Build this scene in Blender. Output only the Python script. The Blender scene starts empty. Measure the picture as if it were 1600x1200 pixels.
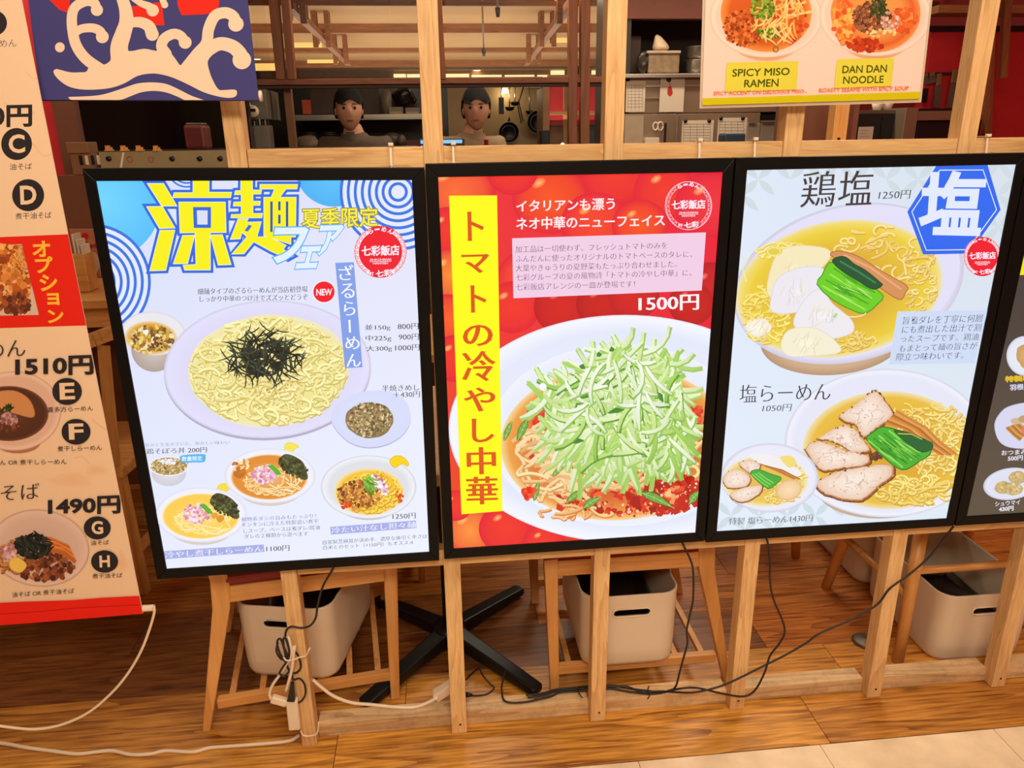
import bpy, math, random
from mathutils import Vector, Matrix
from mathutils.geometry import tessellate_polygon, interpolate_bezier

SC = bpy.context.scene
COL = SC.collection
PI = math.pi

# ------------------------------------------------------------------ camera
F_PX = 1161.93
PITCH, YAW, ROLL = 0.318863, 0.0947207, -0.0143867
CAM = Vector((0.379474, -1.541154, 1.450044))
_fwd = Vector((math.sin(YAW)*math.cos(PITCH), math.cos(YAW)*math.cos(PITCH), -math.sin(PITCH)))
_rt0 = Vector((math.cos(YAW), -math.sin(YAW), 0))
_up0 = _rt0.cross(_fwd)
_rt = _rt0*math.cos(ROLL) + _up0*math.sin(ROLL)
_up = -_rt0*math.sin(ROLL) + _up0*math.cos(ROLL)
cd = bpy.data.cameras.new('camera')
cd.sensor_fit = 'HORIZONTAL'; cd.sensor_width = 36.0; cd.lens = F_PX*36/1600
cd.clip_start = 0.02; cd.clip_end = 100
cam = bpy.data.objects.new('camera', cd)
Mx = Matrix((( _rt.x, _up.x, -_fwd.x, CAM.x), (_rt.y, _up.y, -_fwd.y, CAM.y), (_rt.z, _up.z, -_fwd.z, CAM.z), (0, 0, 0, 1)))
cam.matrix_world = Mx
COL.objects.link(cam); SC.camera = cam

# ------------------------------------------------------------------ light
SC.view_settings.view_transform = 'Standard'
SC.view_settings.look = 'None'
SC.view_settings.gamma = 1.0
SC.view_settings.use_curve_mapping = False
SC.view_settings.exposure = 0.0
w = bpy.data.worlds.new('room_glow'); SC.world = w; w.use_nodes = True
w.node_tree.nodes['Background'].inputs[0].default_value = (1.0, 0.86, 0.70, 1)
w.node_tree.nodes['Background'].inputs[1].default_value = 0.42

def area(name, loc, rot, sx, sy, power, col):
    l = bpy.data.lights.new(name, 'AREA'); l.shape = 'RECTANGLE'; l.size = sx; l.size_y = sy
    l.energy = power; l.color = col
    o = bpy.data.objects.new(name, l); o.location = loc; o.rotation_euler = rot; COL.objects.link(o)
    return o
WARM = (1.0, 0.86, 0.66)
area('corridor_light', (0.3, -2.6, 2.88), (math.radians(42), 0, math.radians(4)), 1.8, 0.8, 88, WARM)
area('corridor_light', (0.7, -0.95, 2.90), (math.radians(12), 0, 0), 1.6, 0.4, 25, WARM)
area('corridor_light', (2.8, -2.2, 2.88), (math.radians(30), 0, math.radians(20)), 1.2, 0.6, 34, WARM)
area('dining_light', (1.9, 1.1, 2.42), (0, 0, 0), 0.4, 0.4, 15, WARM)
area('dining_light', (-1.2, 1.6, 2.42), (0, 0, 0), 0.4, 0.4, 6, WARM)
area('kitchen_fill', (1.5, 3.0, 2.56), (math.radians(-20), 0, 0), 2.6, 0.2, 34, WARM)  # added fill with no fixture, brightens the kitchen bay
area('kitchen_fill', (0.6, 1.9, 2.80), (math.radians(22), 0, 0), 2.6, 0.3, 32, WARM)  # added fill to lift the brown timber frame
area('hall_fill', (0.5, 8.0, 1.6), (PI, 0, 0), 5.0, 6.0, 120, WARM)  # unseen fill sheet aimed up at the far ceiling
area('hall_fill', (1.5, 4.85, 2.58), (math.radians(-35), 0, 0), 1.0, 0.2, 7, WARM)  # added fill aimed at the red board and the tan wall below

# ------------------------------------------------------------------ pixel -> place helpers
def ray(px, py):
    return (_rt*((px-800)/F_PX) + _up*((600-py)/F_PX) + _fwd)
def atY(px, py, y):
    d = ray(px, py); return CAM + d*((y-CAM.y)/d.y)
def atZ(px, py, z):
    d = ray(px, py); return CAM + d*((z-CAM.z)/d.z)

def lin(c):
    if isinstance(c, str):
        c = tuple(int(c[i:i+2], 16) for i in (1, 3, 5))
    r = []
    for v in c[:3]:
        v = max(0.0, min(255.0, v))/255.0
        r.append(v/12.92 if v <= .04045 else ((v+.055)/1.055)**2.4)
    return (r[0], r[1], r[2], 1.0)

# ------------------------------------------------------------------ materials
MATS = {}
def mat(name, col, rough=0.6, metal=0.0, **k):
    if name in MATS: return MATS[name]
    m = bpy.data.materials.new(name); m.use_nodes = True; nt = m.node_tree
    b = nt.nodes['Principled BSDF']
    b.inputs['Roughness'].default_value = rough; b.inputs['Metallic'].default_value = metal
    c = lin(col); b.inputs['Base Color'].default_value = c
    if k.get('emit'):
        b.inputs['Emission Color'].default_value = c; b.inputs['Emission Strength'].default_value = k['emit']
    v = k.get('vary', 0.08)
    if v and not k.get('emit'):
        tc = nt.nodes.new('ShaderNodeTexCoord'); n = nt.nodes.new('ShaderNodeTexNoise')
        n.inputs['Scale'].default_value = k.get('scale', 18); n.inputs['Detail'].default_value = 5
        nt.links.new(tc.outputs['Object'], n.inputs['Vector'])
        mr = nt.nodes.new('ShaderNodeMapRange'); mr.inputs[1].default_value = .3; mr.inputs[2].default_value = .7
        mr.inputs[3].default_value = 1-v; mr.inputs[4].default_value = 1+v
        nt.links.new(n.outputs['Fac'], mr.inputs[0])
        mx = nt.nodes.new('ShaderNodeVectorMath'); mx.operation = 'SCALE'; mx.inputs[0].default_value = c[:3]
        nt.links.new(mr.outputs[0], mx.inputs['Scale']); nt.links.new(mx.outputs[0], b.inputs['Base Color'])
        bp = nt.nodes.new('ShaderNodeBump'); bp.inputs['Strength'].default_value = k.get('bump', .05); bp.inputs['Distance'].default_value = .002
        nt.links.new(n.outputs['Fac'], bp.inputs['Height']); nt.links.new(bp.outputs[0], b.inputs['Normal'])
    MATS[name] = m; return m

def wood(name, c1, c2, axis='Z', rough=.5, scale=1.0, knots=0.0, tint=False, ring=1.0, dirt=0.0, fine=1.3):
    if name in MATS: return MATS[name]
    m = bpy.data.materials.new(name); m.use_nodes = True; nt = m.node_tree; N = nt.nodes.new; L = nt.links.new
    b = nt.nodes['Principled BSDF']; b.inputs['Roughness'].default_value = rough
    tc = N('ShaderNodeTexCoord'); oi = N('ShaderNodeObjectInfo')
    ad = N('ShaderNodeVectorMath'); ad.operation = 'ADD'
    rs = N('ShaderNodeVectorMath'); rs.operation = 'SCALE'; rs.inputs[0].default_value = (7.3, 5.1, 9.7)
    L(oi.outputs['Random'], rs.inputs['Scale']); L(tc.outputs['Object'], ad.inputs[0]); L(rs.outputs[0], ad.inputs[1])
    st = {'X': (.07, 1, 1), 'Y': (1, .07, 1), 'Z': (1, 1, .07)}[axis]
    mp = N('ShaderNodeMapping'); mp.inputs['Scale'].default_value = [s*scale for s in st]
    L(ad.outputs[0], mp.inputs['Vector'])
    n0 = N('ShaderNodeTexNoise'); n0.inputs['Scale'].default_value = 9; n0.inputs['Detail'].default_value = 2; n0.inputs['Distortion'].default_value = .4
    L(mp.outputs[0], n0.inputs['Vector'])
    # growth rings: contour lines of a smooth stretched field
    mu = N('ShaderNodeMath'); mu.operation = 'MULTIPLY'; mu.inputs[1].default_value = 14*ring
    L(n0.outputs['Fac'], mu.inputs[0])
    fr = N('ShaderNodeMath'); fr.operation = 'FRACT'; L(mu.outputs[0], fr.inputs[0])
    pw = N('ShaderNodeMath'); pw.operation = 'POWER'; pw.inputs[1].default_value = 2.5; L(fr.outputs[0], pw.inputs[0])
    n1 = N('ShaderNodeTexNoise'); n1.inputs['Scale'].default_value = 130; n1.inputs['Detail'].default_value = 4
    L(mp.outputs[0], n1.inputs['Vector'])
    ma = N('ShaderNodeMath'); ma.operation = 'MULTIPLY_ADD'; ma.inputs[1].default_value = .55; L(pw.outputs[0], ma.inputs[0])
    m2 = N('ShaderNodeMath'); m2.operation = 'MULTIPLY_ADD'; m2.inputs[1].default_value = fine; m2.inputs[2].default_value = -.42-(fine-1.3)*.5
    L(n1.outputs['Fac'], m2.inputs[0]); L(m2.outputs[0], ma.inputs[2])
    mix = N('ShaderNodeMix'); mix.data_type = 'RGBA'; mix.inputs[6].default_value = lin(c1); mix.inputs[7].default_value = lin(c2)
    L(ma.outputs[0], mix.inputs[0]); out = mix.outputs[2]
    nb = N('ShaderNodeTexNoise'); nb.inputs['Scale'].default_value = 3.0; L(ad.outputs[0], nb.inputs['Vector'])
    mr = N('ShaderNodeMapRange'); mr.inputs[1].default_value = .3; mr.inputs[2].default_value = .7; mr.inputs[3].default_value = .86; mr.inputs[4].default_value = 1.1
    L(nb.outputs['Fac'], mr.inputs[0])
    vs = N('ShaderNodeVectorMath'); vs.operation = 'SCALE'; L(out, vs.inputs[0]); L(mr.outputs[0], vs.inputs['Scale']); out = vs.outputs[0]
    if knots:
        mk = N('ShaderNodeMapping'); kk = {'X': (1.2, 3.2, 2), 'Y': (3.2, 1.2, 2), 'Z': (3, 3, 1.2)}[axis]; mk.inputs['Scale'].default_value = kk
        L(ad.outputs[0], mk.inputs['Vector'])
        vo = N('ShaderNodeTexVoronoi'); vo.inputs['Scale'].default_value = 2.2; L(mk.outputs[0], vo.inputs['Vector'])
        mr2 = N('ShaderNodeMapRange'); mr2.inputs[1].default_value = .03; mr2.inputs[2].default_value = .13; mr2.inputs[3].default_value = 1-knots; mr2.inputs[4].default_value = 1
        L(vo.outputs['Distance'], mr2.inputs[0])
        v2 = N('ShaderNodeVectorMath'); v2.operation = 'SCALE'; L(out, v2.inputs[0]); L(mr2.outputs[0], v2.inputs['Scale']); out = v2.outputs[0]
    if dirt:
        nd = N('ShaderNodeTexNoise'); nd.inputs['Scale'].default_value = 22; nd.inputs['Detail'].default_value = 8; nd.inputs['Roughness'].default_value = .7
        L(tc.outputs['Object'], nd.inputs['Vector'])
        mr3 = N('ShaderNodeMapRange'); mr3.inputs[1].default_value = .5; mr3.inputs[2].default_value = .72; mr3.inputs[3].default_value = 1; mr3.inputs[4].default_value = 1-dirt
        L(nd.outputs['Fac'], mr3.inputs[0])
        v3 = N('ShaderNodeVectorMath'); v3.operation = 'SCALE'; L(out, v3.inputs[0]); L(mr3.outputs[0], v3.inputs['Scale']); out = v3.outputs[0]
    if tint:
        v4 = N('ShaderNodeVectorMath'); v4.operation = 'MULTIPLY'; L(out, v4.inputs[0]); L(oi.outputs['Color'], v4.inputs[1]); out = v4.outputs[0]
    L(out, b.inputs['Base Color'])
    bp = N('ShaderNodeBump'); bp.inputs['Strength'].default_value = .12; bp.inputs['Distance'].default_value = .002
    L(ma.outputs[0], bp.inputs['Height']); L(bp.outputs[0], b.inputs['Normal'])
    MATS[name] = m; return m

def print_mat(name, emit, rough=.5, spec=.3):
    if name in MATS: return MATS[name]
    m = bpy.data.materials.new(name); m.use_nodes = True; nt = m.node_tree; b = nt.nodes['Principled BSDF']
    at = nt.nodes.new('ShaderNodeAttribute'); at.attribute_name = 'ink'
    b.inputs['Roughness'].default_value = rough; b.inputs['Specular IOR Level'].default_value = spec
    if emit:
        b.inputs['Base Color'].default_value = (0.02, 0.02, 0.02, 1)
        nt.links.new(at.outputs['Color'], b.inputs['Emission Color']); b.inputs['Emission Strength'].default_value = emit
    else:
        nt.links.new(at.outputs['Color'], b.inputs['Base Color'])
    MATS[name] = m; return m

def glass_mat():
    if 'window_glass' in MATS: return MATS['window_glass']
    m = bpy.data.materials.new('window_glass'); m.use_nodes = True; nt = m.node_tree; nt.nodes.clear()
    o = nt.nodes.new('ShaderNodeOutputMaterial'); t = nt.nodes.new('ShaderNodeBsdfTransparent'); g = nt.nodes.new('ShaderNodeBsdfGlossy')
    t.inputs[0].default_value = (.96, .97, .95, 1); g.inputs['Roughness'].default_value = .38
    mx = nt.nodes.new('ShaderNodeMixShader'); mx.inputs[0].default_value = .012
    nt.links.new(t.outputs[0], mx.inputs[1]); nt.links.new(g.outputs[0], mx.inputs[2]); nt.links.new(mx.outputs[0], o.inputs[0])
    MATS['window_glass'] = m; return m

def plastic_film():
    if 'clear_plastic' in MATS: return MATS['clear_plastic']
    m = bpy.data.materials.new('clear_plastic'); m.use_nodes = True; nt = m.node_tree; nt.nodes.clear()
    o = nt.nodes.new('ShaderNodeOutputMaterial'); t = nt.nodes.new('ShaderNodeBsdfTransparent'); g = nt.nodes.new('ShaderNodeBsdfPrincipled')
    g.inputs['Base Color'].default_value = lin((190, 170, 150)); g.inputs['Roughness'].default_value = .25
    mx = nt.nodes.new('ShaderNodeMixShader'); mx.inputs[0].default_value = .45
    nt.links.new(t.outputs[0], mx.inputs[1]); nt.links.new(g.outputs[0], mx.inputs[2]); nt.links.new(mx.outputs[0], o.inputs[0])
    MATS['clear_plastic'] = m; return m

# ------------------------------------------------------------------ mesh helpers
def tag(o, label=None, cat=None, group=None, kind=None):
    if label: o['label'] = label
    if cat: o['category'] = cat
    if group: o['group'] = group
    if kind: o['kind'] = kind
    return o
def empty(name, loc=(0, 0, 0), label=None, cat=None, group=None, rz=0, kind=None):
    o = bpy.data.objects.new(name, None); o.empty_display_size = .05; COL.objects.link(o)
    o.location = loc; o.rotation_euler = (0, 0, rz); return tag(o, label, cat, group, kind)

class MB:
    """collects shapes for one mesh object"""
    def __init__(s): s.v = []; s.f = []; s.sm = []
    def quadbox(s, p, smooth=False):
        """p: eight corners, first four one face, last four the opposite face"""
        n = len(s.v); s.v += [tuple(q) for q in p]
        for f in ((0, 1, 2, 3), (7, 6, 5, 4), (0, 4, 5, 1), (1, 5, 6, 2), (2, 6, 7, 3), (3, 7, 4, 0)):
            s.f.append(tuple(n+i for i in f)); s.sm.append(smooth)
        return s
    def box(s, x0, x1, y0, y1, z0, z1):
        return s.quadbox([(x0, y0, z0), (x1, y0, z0), (x1, y0, z1), (x0, y0, z1), (x0, y1, z0), (x1, y1, z0), (x1, y1, z1), (x0, y1, z1)])
    def beam(s, a, b, w, h, up=(0, 0, 1), w2=None, h2=None):
        a = Vector(a); b = Vector(b); d = (b-a).normalized(); u = Vector(up)
        sx = d.cross(u)
        if sx.length < 1e-4: sx = d.cross(Vector((0, 1, 0)))
        sx.normalize(); uu = sx.cross(d)
        w2 = w2 or w; h2 = h2 or h; P = []
        for c, ww, hh in ((a, w, h), (b, w2, h2)):
            P += [c-sx*ww/2-uu*hh/2, c+sx*ww/2-uu*hh/2, c+sx*ww/2+uu*hh/2, c-sx*ww/2+uu*hh/2]
        return s.quadbox(P)
    def tube(s, pts, rad, n=10, caps=True, smooth=True):
        pts = [Vector(p) for p in pts]; base = len(s.v); prev = None
        for i, p in enumerate(pts):
            d = (pts[min(i+1, len(pts)-1)]-pts[max(i-1, 0)])
            d = d.normalized() if d.length > 1e-9 else Vector((0, 0, 1))
            if prev is None:
                a = d.orthogonal().normalized()
            else:
                a = prev-d*prev.dot(d)
                a = a.normalized() if a.length > 1e-6 else d.orthogonal().normalized()
            prev = a; b = d.cross(a); r = rad[i] if isinstance(rad, (list, tuple)) else rad
            for k in range(n):
                t = 2*PI*k/n; s.v.append(tuple(p+a*math.cos(t)*r+b*math.sin(t)*r))
        for i in range(len(pts)-1):
            for k in range(n):
                s.f.append((base+i*n+k, base+i*n+(k+1) % n, base+(i+1)*n+(k+1) % n, base+(i+1)*n+k)); s.sm.append(smooth)
        if caps:
            s.f.append(tuple(base+k for k in range(n))[::-1]); s.sm.append(False)
            s.f.append(tuple(base+(len(pts)-1)*n+k for k in range(n))); s.sm.append(False)
        return s
    def lathe(s, c, prof, n=24, axis='Z', cap0=False, cap1=False, smooth=True):
        """prof: list of (radius, height)"""
        base = len(s.v)
        for r, h in prof:
            for k in range(n):
                t = 2*PI*k/n; x, y = r*math.cos(t), r*math.sin(t)
                s.v.append((c[0]+x, c[1]+y, c[2]+h) if axis == 'Z' else ((c[0]+x, c[1]+h, c[2]+y) if axis == 'Y' else (c[0]+h, c[1]+x, c[2]+y)))
        for i in range(len(prof)-1):
            for k in range(n):
                s.f.append((base+i*n+k, base+i*n+(k+1) % n, base+(i+1)*n+(k+1) % n, base+(i+1)*n+k)); s.sm.append(smooth)
        if cap0: s.f.append(tuple(base+k for k in range(n))[::-1]); s.sm.append(False)
        if cap1: s.f.append(tuple(base+(len(prof)-1)*n+k for k in range(n))); s.sm.append(False)
        return s
    def prism(s, poly, y0, y1, plane='XZ'):
        """extrude a 2-D polygon"""
        n = len(poly); base = len(s.v)
        for y in (y0, y1):
            for p in poly:
                s.v.append((p[0], y, p[1]) if plane == 'XZ' else (p[0], p[1], y))
        for i in range(n): s.f.append((base+i, base+(i+1) % n, base+n+(i+1) % n, base+n+i)); s.sm.append(False)
        s.f.append(tuple(base+i for i in range(n))[::-1]); s.sm.append(False)
        s.f.append(tuple(base+n+i for i in range(n))); s.sm.append(False)
        return s
    def build(s, name, m, parent=None, bevel=0, seg=2, loc=None, fix=True):
        me = bpy.data.meshes.new(name); off = Vector(loc) if loc else Vector((0, 0, 0))
        me.from_pydata([tuple(Vector(v)-off) for v in s.v], [], s.f)
        me.polygons.foreach_set('use_smooth', s.sm)
        if fix:
            import bmesh
            bm = bmesh.new(); bm.from_mesh(me); bmesh.ops.recalc_face_normals(bm, faces=bm.faces); bm.to_mesh(me); bm.free()
        me.materials.append(m); me.update()
        o = bpy.data.objects.new(name, me); COL.objects.link(o); o.location = off
        if parent: o.parent = parent
        if bevel:
            b = o.modifiers.new('edge', 'BEVEL'); b.width = bevel; b.segments = seg; b.limit_method = 'ANGLE'; b.angle_limit = .6
        return o

def smooth_path(pts, n=8):
    """Catmull-Rom through 2-D or 3-D points"""
    pts = [Vector(p) for p in pts]; P = [pts[0]*2-pts[1]]+pts+[pts[-1]*2-pts[-2]]; out = []
    for i in range(1, len(P)-2):
        for k in range(n):
            t = k/n; a, b, c, d = P[i-1], P[i], P[i+1], P[i+2]
            out.append(.5*((2*b)+(c-a)*t+(2*a-5*b+4*c-d)*t*t+(3*b-a-3*c+d)*t**3))
    out.append(pts[-1]); return out
def smooth_loop(pts, n=5):
    pts = [Vector(p) for p in pts]; m = len(pts); out = []
    for i in range(m):
        a, b, c, d = pts[i-1], pts[i], pts[(i+1) % m], pts[(i+2) % m]
        for k in range(n):
            t = k/n; out.append(.5*((2*b)+(c-a)*t+(2*a-5*b+4*c-d)*t*t+(3*b-a-3*c+d)*t**3))
    return out

# ------------------------------------------------------------------ printed sheets
_GC = {}
def glyph_loops(s, res=3):
    key = (s, res)
    if key in _GC: return _GC[key]
    cu = bpy.data.curves.new('lettering', 'FONT'); cu.body = s; cu.size = 1
    ob = bpy.data.objects.new('lettering', cu); COL.objects.link(ob)
    dg = bpy.context.evaluated_depsgraph_get()
    c = ob.to_curve(dg); loops = []
    for sp in c.splines:
        bp = sp.bezier_points; m = len(bp); L = []
        for i in range(m):
            a, b = bp[i], bp[(i+1) % m]
            straight = (a.handle_right-a.co).length < 1e-5 and (b.handle_left-b.co).length < 1e-5
            if a.handle_right_type == 'VECTOR' or straight:
                L.append((a.co.x, a.co.y))
            else:
                for q in interpolate_bezier(a.co, a.handle_right, b.handle_left, b.co, res+1)[:-1]: L.append((q.x, q.y))
        M_ = []
        for q in L:
            if not M_ or (abs(q[0]-M_[-1][0])+abs(q[1]-M_[-1][1])) > 1e-4: M_.append(q)
        if len(M_) > 2: loops.append(M_)
    ob.to_curve_clear(); bpy.data.objects.remove(ob); bpy.data.curves.remove(cu)
    _GC[key] = loops; return loops
def area2(L):
    return sum(L[i-1][0]*L[i][1]-L[i][0]*L[i-1][1] for i in range(len(L)))/2
def normals(L, sgn=1):
    n = len(L); out = []
    for i in range(n):
        ax, ay = L[i][0]-L[i-1][0], L[i][1]-L[i-1][1]; bx, by = L[(i+1) % n][0]-L[i][0], L[(i+1) % n][1]-L[i][1]
        la = math.hypot(ax, ay) or 1e-9; lb = math.hypot(bx, by) or 1e-9
        n1 = (ay/la, -ax/la); n2 = (by/lb, -bx/lb)
        mx, my = n1[0]+n2[0], n1[1]+n2[1]; d = 1+n1[0]*n2[0]+n1[1]*n2[1]
        k = 1/max(d, .45); out.append((mx*k*sgn, my*k*sgn))
    return out
def inset(L, ox, oy, sgn):
    return [(p[0]+n[0]*ox, p[1]+n[1]*oy) for p, n in zip(L, normals(L, sgn))]

def within(p, L):
    r = False
    for i in range(len(L)):
        a, b = L[i-1], L[i]
        if (a[1] > p[1]) != (b[1] > p[1]) and p[0] < (b[0]-a[0])*(p[1]-a[1])/(b[1]-a[1])+a[0]: r = not r
    return r
def islands(loops, sg):
    """each outline with the holes cut in it"""
    A = [area2(L)*sg for L in loops]; out = {i: [i] for i in range(len(loops)) if A[i] > 0}
    for i in range(len(loops)):
        if A[i] <= 0:
            c = [j for j in out if A[j] > -A[i] and within(loops[i][0], loops[j])]
            if c: out[min(c, key=lambda j: A[j])].append(i)
    return out.values()

def tess(loops):
    """triangles of an outline with holes; nudges the points when the fill comes out short"""
    want = abs(area2(loops[0]))-sum(abs(area2(L)) for L in loops[1:]); best = None; rn = random.Random(1)
    pts = [p for L in loops for p in L]
    for k in range(5):
        e = 0 if k == 0 else 2e-4*k
        J = [[Vector((p[0]+rn.uniform(-e, e), p[1]+rn.uniform(-e, e), 0)) for p in L] for L in loops]
        tr = tessellate_polygon(J); a = 0
        for t in tr:
            A, B, C_ = [pts[i] for i in t]; a += abs((B[0]-A[0])*(C_[1]-A[1])-(C_[0]-A[0])*(B[1]-A[1]))/2
        err = abs(a-want)/max(want, 1e-9)
        if best is None or err < best[0]: best = (err, tr)
        if err < .01: break
    return best

class Sheet:
    """flat print on a plane y = y0 + k*(z - z0): shapes come in the photo's pixel frame and land on the plane"""
    def __init__(s, y0, z0=0.0, k=0.0, clip=None, step=1.05e-6, seed=1, matte=False):
        s.matte = matte
        s.y0, s.z0, s.k, s.step = y0, z0, k, step; s.P = []; s.C = []; s.n = 0; s.sub = 0.0
        s.clip = [s.uv(*c) for c in clip] if clip else None; s.rnd = random.Random(seed)
        if s.clip:
            s.cl = [(s.clip[i], s.clip[(i+1) % len(s.clip)]) for i in range(len(s.clip))]
    def hit(s, px, py):
        d = ray(px, py)   # y = y0 + k (z-z0)
        t = (s.y0+s.k*(CAM.z-s.z0)-CAM.y)/(d.y-s.k*d.z); return CAM+d*t
    def uv(s, px, py):
        h = s.hit(px, py); return (h.x, h.z)
    def _clip(s, pts, cols):
        for (a, b) in s.cl:
            ex, ez = b[0]-a[0], b[1]-a[1]
            dist = [-(ex*(p[1]-a[1])-ez*(p[0]-a[0])) for p in pts]
            if all(d >= 0 for d in dist): continue
            if all(d < 0 for d in dist): return [], []
            o, oc = [], []; m = len(pts)
            for i in range(m):
                j = (i+1) % m; di, dj = dist[i], dist[j]
                if di >= 0: o.append(pts[i]); oc.append(cols[i])
                if (di >= 0) != (dj >= 0):
                    t = di/(di-dj); o.append((pts[i][0]+(pts[j][0]-pts[i][0])*t, pts[i][1]+(pts[j][1]-pts[i][1])*t))
                    oc.append(tuple(cols[i][q]+(cols[j][q]-cols[i][q])*t for q in range(3)))
            pts, cols = o, oc
            if len(pts) < 3: return [], []
        return pts, cols
    def face(s, px, cols):
        """one convex face on the current layer"""
        pts = [s.uv(*p) for p in px]
        if s.clip:
            pts, cols = s._clip(pts, cols)
            if len(pts) < 3: return
        s.n += s.sub; s.P.append([(p[0], s.n, p[1]) for p in pts]); s.C.append(cols)
    def layer(s): s.n = math.floor(s.n)+1
    def poly(s, px, col, smooth=0):
        s.layer(); c = lin(col)[:3]
        if smooth: px = [(q.x, q.y) for q in smooth_loop([(a, b) for a, b in px], smooth)]
        for t in tessellate_polygon([[Vector((p[0], p[1], 0)) for p in px]]):
            s.face([px[i] for i in t], [c]*3)
    def grad(s, px, cols):
        """quad with a colour at each corner, split fine"""
        s.layer(); C = [lin(c)[:3] for c in cols]; n = 8
        def L(i, j):
            u, v = i/n, j/n
            w_ = ((1-u)*(1-v), u*(1-v), u*v, (1-u)*v)
            return ((sum(w_[k]*px[k][0] for k in range(4)), sum(w_[k]*px[k][1] for k in range(4))), tuple(sum(w_[k]*C[k][q] for k in range(4)) for q in range(3)))
        for i in range(n):
            for j in range(n):
                q = [L(i, j), L(i+1, j), L(i+1, j+1), L(i, j+1)]
                s.face([a[0] for a in q], [a[1] for a in q])
    def ell(s, cx, cy, rx, ry, stops, rot=0, n=44, wob=0.0, arc=None):
        """stops: colour or list of (t, colour), t 0 centre .. 1 rim"""
        s.layer()
        if not isinstance(stops, list): stops = [(1.0, stops)]
        if stops[0][0] > 0: stops = [(0.0, stops[0][1])]+stops
        cr, sr = math.cos(math.radians(rot)), math.sin(math.radians(rot)); ph = s.rnd.random()*6
        def pt(t, k):
            a = 2*PI*k/n; r = t*(1+wob*math.sin(3*a+ph)+wob*.6*math.sin(7*a+ph*2)+wob*.4*math.sin(13*a+ph*3))
            x, y = rx*r*math.cos(a), ry*r*math.sin(a); return (cx+x*cr-y*sr, cy+x*sr+y*cr)
        for (t0, c0), (t1, c1) in zip(stops[:-1], stops[1:]):
            a, b = lin(c0)[:3], lin(c1)[:3]
            for k in range(n):
                if t0 == 0: s.face([pt(0, 0), pt(t1, k), pt(t1, k+1)], [a, b, b])
                else: s.face([pt(t0, k), pt(t1, k), pt(t1, k+1), pt(t0, k+1)], [a, b, b, a])
    def ring(s, cx, cy, r, wd, col, ry=None, a0=0, a1=360, n=60, lay=True):
        if lay: s.layer()
        c = lin(col)[:3]; ry = ry or r
        for k in range(n):
            A = math.radians(a0+(a1-a0)*k/n); B = math.radians(a0+(a1-a0)*(k+1)/n); q = []
            for (a, dr) in ((A, -wd/2), (A, wd/2), (B, wd/2), (B, -wd/2)): q.append((cx+(r+dr)*math.cos(a), cy+(ry+dr)*math.sin(a)))
            s.face(q, [c]*4)
    def stroke(s, pts, wd, col, col2=None, closed=False, lay=True, round_=False):
        """ribbon; wd number or per-point list"""
        if lay: s.layer()
        s.sub = .06 if s.matte else 0
        n = len(pts); c1 = lin(col)[:3]; c2 = lin(col2)[:3] if col2 else c1; L, R = [], []
        for i in range(n):
            a = pts[i-1] if (closed or i > 0) else pts[i]; b = pts[(i+1) % n] if (closed or i < n-1) else pts[i]
            dx, dy = b[0]-a[0], b[1]-a[1]; l = math.hypot(dx, dy) or 1e-9; w_ = (wd[i] if isinstance(wd, list) else wd)/2
            L.append((pts[i][0]-dy/l*w_, pts[i][1]+dx/l*w_)); R.append((pts[i][0]+dy/l*w_, pts[i][1]-dx/l*w_))
        for i in range(n if closed else n-1):
            j = (i+1) % n; ca = tuple(c1[q]+(c2[q]-c1[q])*i/n for q in range(3)); cb = tuple(c1[q]+(c2[q]-c1[q])*(i+1)/n for q in range(3))
            s.face([L[i], L[j], R[j], R[i]], [ca, cb, cb, ca])
        if round_:
            for p, i in ((pts[0], 0), (pts[-1], -1)):
                w_ = (wd[i] if isinstance(wd, list) else wd)/2
                for k in range(12):
                    A, B = 2*PI*k/12, 2*PI*(k+1)/12
                    s.face([p, (p[0]+w_*math.cos(A), p[1]+w_*math.sin(A)), (p[0]+w_*math.cos(B), p[1]+w_*math.sin(B))], [c1]*3)
        s.sub = 0
    def text(s, txt, tl, bl, br, col, ox=0, oy=0, line=0, line_col=None, res=3, tr=None, rot90=False):
        """fit the lettering's bounds to the corners top-left, bottom-left, bottom-right.
        ox, oy: stroke weight change across / along; line: outline width in em of line_col"""
        loops = glyph_loops(txt, res)
        if not loops: return
        big = max(loops, key=lambda L: abs(area2(L))); sg = 1 if area2(big) > 0 else -1
        x0 = min(p[0] for L in loops for p in L); x1 = max(p[0] for L in loops for p in L)
        y0 = min(p[1] for L in loops for p in L); y1 = max(p[1] for L in loops for p in L)
        tr = tr or (br[0]+tl[0]-bl[0], br[1]+tl[1]-bl[1])
        def mp(p):
            u, v = (p[0]-x0)/(x1-x0 or 1), (p[1]-y0)/(y1-y0 or 1)
            if rot90: u, v = v, 1-u
            a = (bl[0]+(br[0]-bl[0])*u, bl[1]+(br[1]-bl[1])*u); b = (tl[0]+(tr[0]-tl[0])*u, tl[1]+(tr[1]-tl[1])*u)
            return (a[0]+(b[0]-a[0])*v, a[1]+(b[1]-a[1])*v)
        nx, ny = min(ox, 0), min(oy, 0); px_, py_ = max(ox, 0), max(oy, 0)
        def rim(wx, wy):
            for L in loops:
                nn = normals(L, 1); n = len(L)
                A = [mp((p[0]+q[0]*wx, p[1]+q[1]*wy)) for p, q in zip(L, nn)]; B = [mp((p[0]-q[0]*wx, p[1]-q[1]*wy)) for p, q in zip(L, nn)]
                for i in range(n): s.face([A[i], A[(i+1) % n], B[(i+1) % n], B[i]], [c]*4)
                if s.matte: s.n += .1
        if line:
            s.layer(); c = lin(line_col or col)[:3]
            rim(line, line)
        s.layer(); c = lin(col)[:3]
        if px_ or py_: rim(px_, py_); s.layer()
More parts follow.
